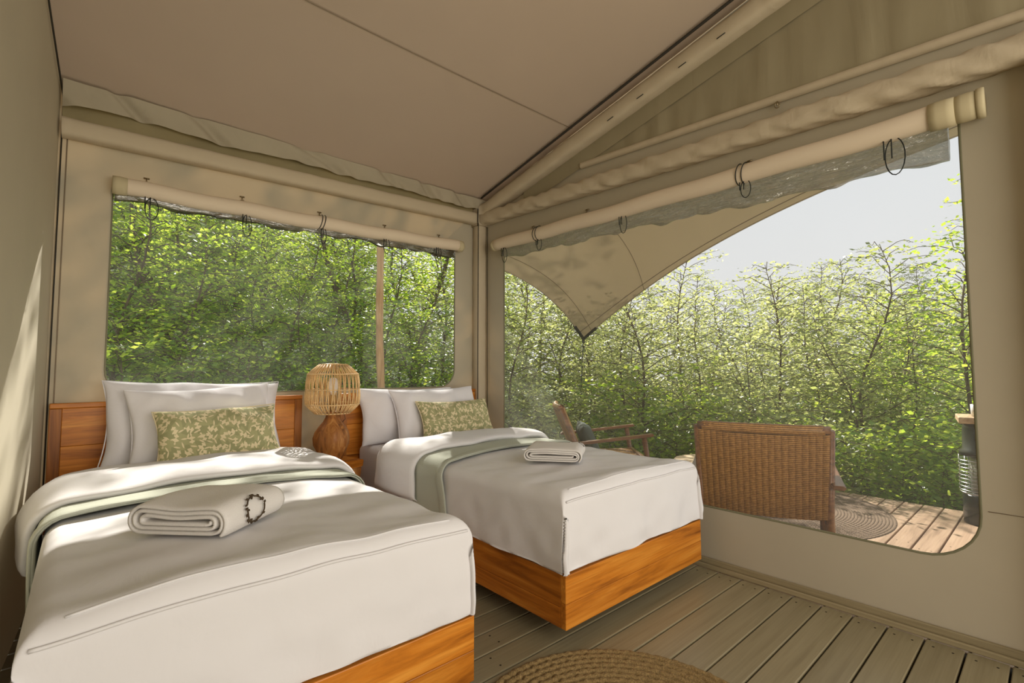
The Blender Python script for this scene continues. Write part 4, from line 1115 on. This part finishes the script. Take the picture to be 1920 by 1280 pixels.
row([(1235, 6.9, 'slim', .98, M_LEAF, 'thin two-toned beech trunk seen right of the fly sheet corner', 'beech_tree', 'tree')], None)
row([(1858, 7.4, 'slim', 1.12, M_LEAF2, 'bright yellow-green beech at the right edge of the large window', 'beech_tree', 'tree')], None)
row([(u, d, k, s, m, LT, 'beech_tree', 'tree') for (u, d, k, s, m) in (
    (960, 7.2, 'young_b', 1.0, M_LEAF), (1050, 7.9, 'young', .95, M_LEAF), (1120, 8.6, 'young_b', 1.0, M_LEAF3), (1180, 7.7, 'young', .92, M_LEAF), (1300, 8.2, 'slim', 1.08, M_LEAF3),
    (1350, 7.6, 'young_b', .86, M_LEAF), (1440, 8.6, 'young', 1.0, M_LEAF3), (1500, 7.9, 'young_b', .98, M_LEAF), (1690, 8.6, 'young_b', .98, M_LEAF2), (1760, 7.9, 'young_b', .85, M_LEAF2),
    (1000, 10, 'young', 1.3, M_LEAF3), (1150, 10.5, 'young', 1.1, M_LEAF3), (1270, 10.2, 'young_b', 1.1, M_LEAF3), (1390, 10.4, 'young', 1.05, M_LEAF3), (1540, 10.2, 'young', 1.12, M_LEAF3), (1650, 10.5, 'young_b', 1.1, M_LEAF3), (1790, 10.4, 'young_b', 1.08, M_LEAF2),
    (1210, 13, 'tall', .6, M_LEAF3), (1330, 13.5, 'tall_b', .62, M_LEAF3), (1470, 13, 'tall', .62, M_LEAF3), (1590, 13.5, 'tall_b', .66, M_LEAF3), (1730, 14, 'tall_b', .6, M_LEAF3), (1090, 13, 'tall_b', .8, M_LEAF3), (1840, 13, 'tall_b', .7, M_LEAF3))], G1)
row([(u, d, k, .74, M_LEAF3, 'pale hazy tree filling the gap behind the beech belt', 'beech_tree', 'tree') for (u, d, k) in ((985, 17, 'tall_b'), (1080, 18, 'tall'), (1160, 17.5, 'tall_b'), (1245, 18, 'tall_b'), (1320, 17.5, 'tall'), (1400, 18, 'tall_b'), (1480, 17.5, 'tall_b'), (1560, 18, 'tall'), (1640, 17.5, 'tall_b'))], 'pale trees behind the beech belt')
row([(1748, 33, 'tall_b', .80, M_LEAF4, 'dark round-topped tree on the far hill above the others', 'hill_tree', 'tree')], None)
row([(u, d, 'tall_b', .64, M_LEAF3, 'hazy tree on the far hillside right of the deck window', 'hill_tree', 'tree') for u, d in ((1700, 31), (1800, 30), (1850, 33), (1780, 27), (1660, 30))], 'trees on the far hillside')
row([(285, 7.6, 'tall', .66, M_LEAF2, 'forest tree with a grey trunk at the left of the rear window', 'forest_tree', 'tree')], None)
row([(u, d, k, s, m, LF, 'forest_tree', 'tree') for (u, d, k, s, m) in (
    (190, 6.6, 'young', .95, M_LEAF2), (380, 7.2, 'young_b', 1.0, M_LEAF2), (460, 8.2, 'young', 1.05, M_LEAF2), (560, 7.0, 'young', .95, M_LEAF2), (620, 8.0, 'young_b', 1.1, M_LEAF2), (690, 7.2, 'slim', 1.0, M_LEAF2), (770, 6.8, 'young', .95, M_LEAF2), (850, 7.5, 'young_b', 1.05, M_LEAF),
    (150, 9.6, 'tall_b', .66, M_LEAF2), (245, 10.2, 'tall', .66, M_LEAF2), (340, 9.4, 'tall_b', .62, M_LEAF2), (430, 10.2, 'tall', .66, M_LEAF2), (510, 9.5, 'tall_b', .62, M_LEAF2), (600, 10.2, 'tall', .66, M_LEAF2), (680, 9.6, 'tall_b', .62, M_LEAF2), (760, 10.2, 'tall', .66, M_LEAF2), (850, 9.6, 'tall_b', .62, M_LEAF2), (930, 10.5, 'tall', .66, M_LEAF2),
    (180, 13, 'tall_b', .8, M_LEAF2), (310, 13.5, 'tall', .8, M_LEAF2), (420, 13, 'tall_b', .8, M_LEAF2), (530, 13.5, 'tall', .8, M_LEAF2), (650, 13, 'tall_b', .8, M_LEAF2), (780, 13.5, 'tall', .8, M_LEAF2), (900, 14, 'tall_b', .8, M_LEAF2))], G2)
for (x, y, k, s) in ((3.75, 8.3, 'airy', 1.0), (5.0, 8.6, 'airy', 1.06), (6.1, 8.2, 'airy', 1.0)):  # crowns added in the sun's path to dapple light through the rear window
    plant(k, x, y, 'taller airy forest tree added behind the fly sheet and tent corner to dapple sunlight', M_LEAF2, s, x * 2.1, 'taller trees behind the fly sheet', 'forest_tree')
row([(u, d, 'bush' if u < 900 else 'shrub', s, m, 'low leafy bush growing near the ground outside the tent', 'leafy_bush', 'bush') for (u, d, s, m) in (
    (230, 6.0, 1.05, M_LEAF2), (330, 6.2, 1.02, M_LEAF2), (430, 6.0, 1.0, M_LEAF2), (520, 6.3, 1.0, M_LEAF2), (620, 6.2, .96, M_LEAF2), (710, 6.4, .98, M_LEAF2), (800, 6.4, .96, M_LEAF2),
    (980, 6.3, 1.1, M_LEAF), (1080, 6.4, 1.1, M_LEAF), (1170, 6.6, 1.2, M_LEAF2), (1290, 6.5, 1.1, M_LEAF2), (1380, 6.6, 1.1, M_LEAF), (1470, 6.5, 1.0, M_LEAF2), (1560, 6.4, 1.0, M_LEAF), (1650, 6.3, .95, M_LEAF2), (1720, 6.5, 1.0, M_LEAF2), (1790, 6.4, 1.1, M_LEAF2), (1860, 6.6, 1.1, M_LEAF2),
    (1340, 9, 1.3, M_LEAF), (1620, 9, 1.3, M_LEAF), (1130, 9.2, 1.3, M_LEAF), (1500, 9.4, 1.3, M_LEAF))], G3)
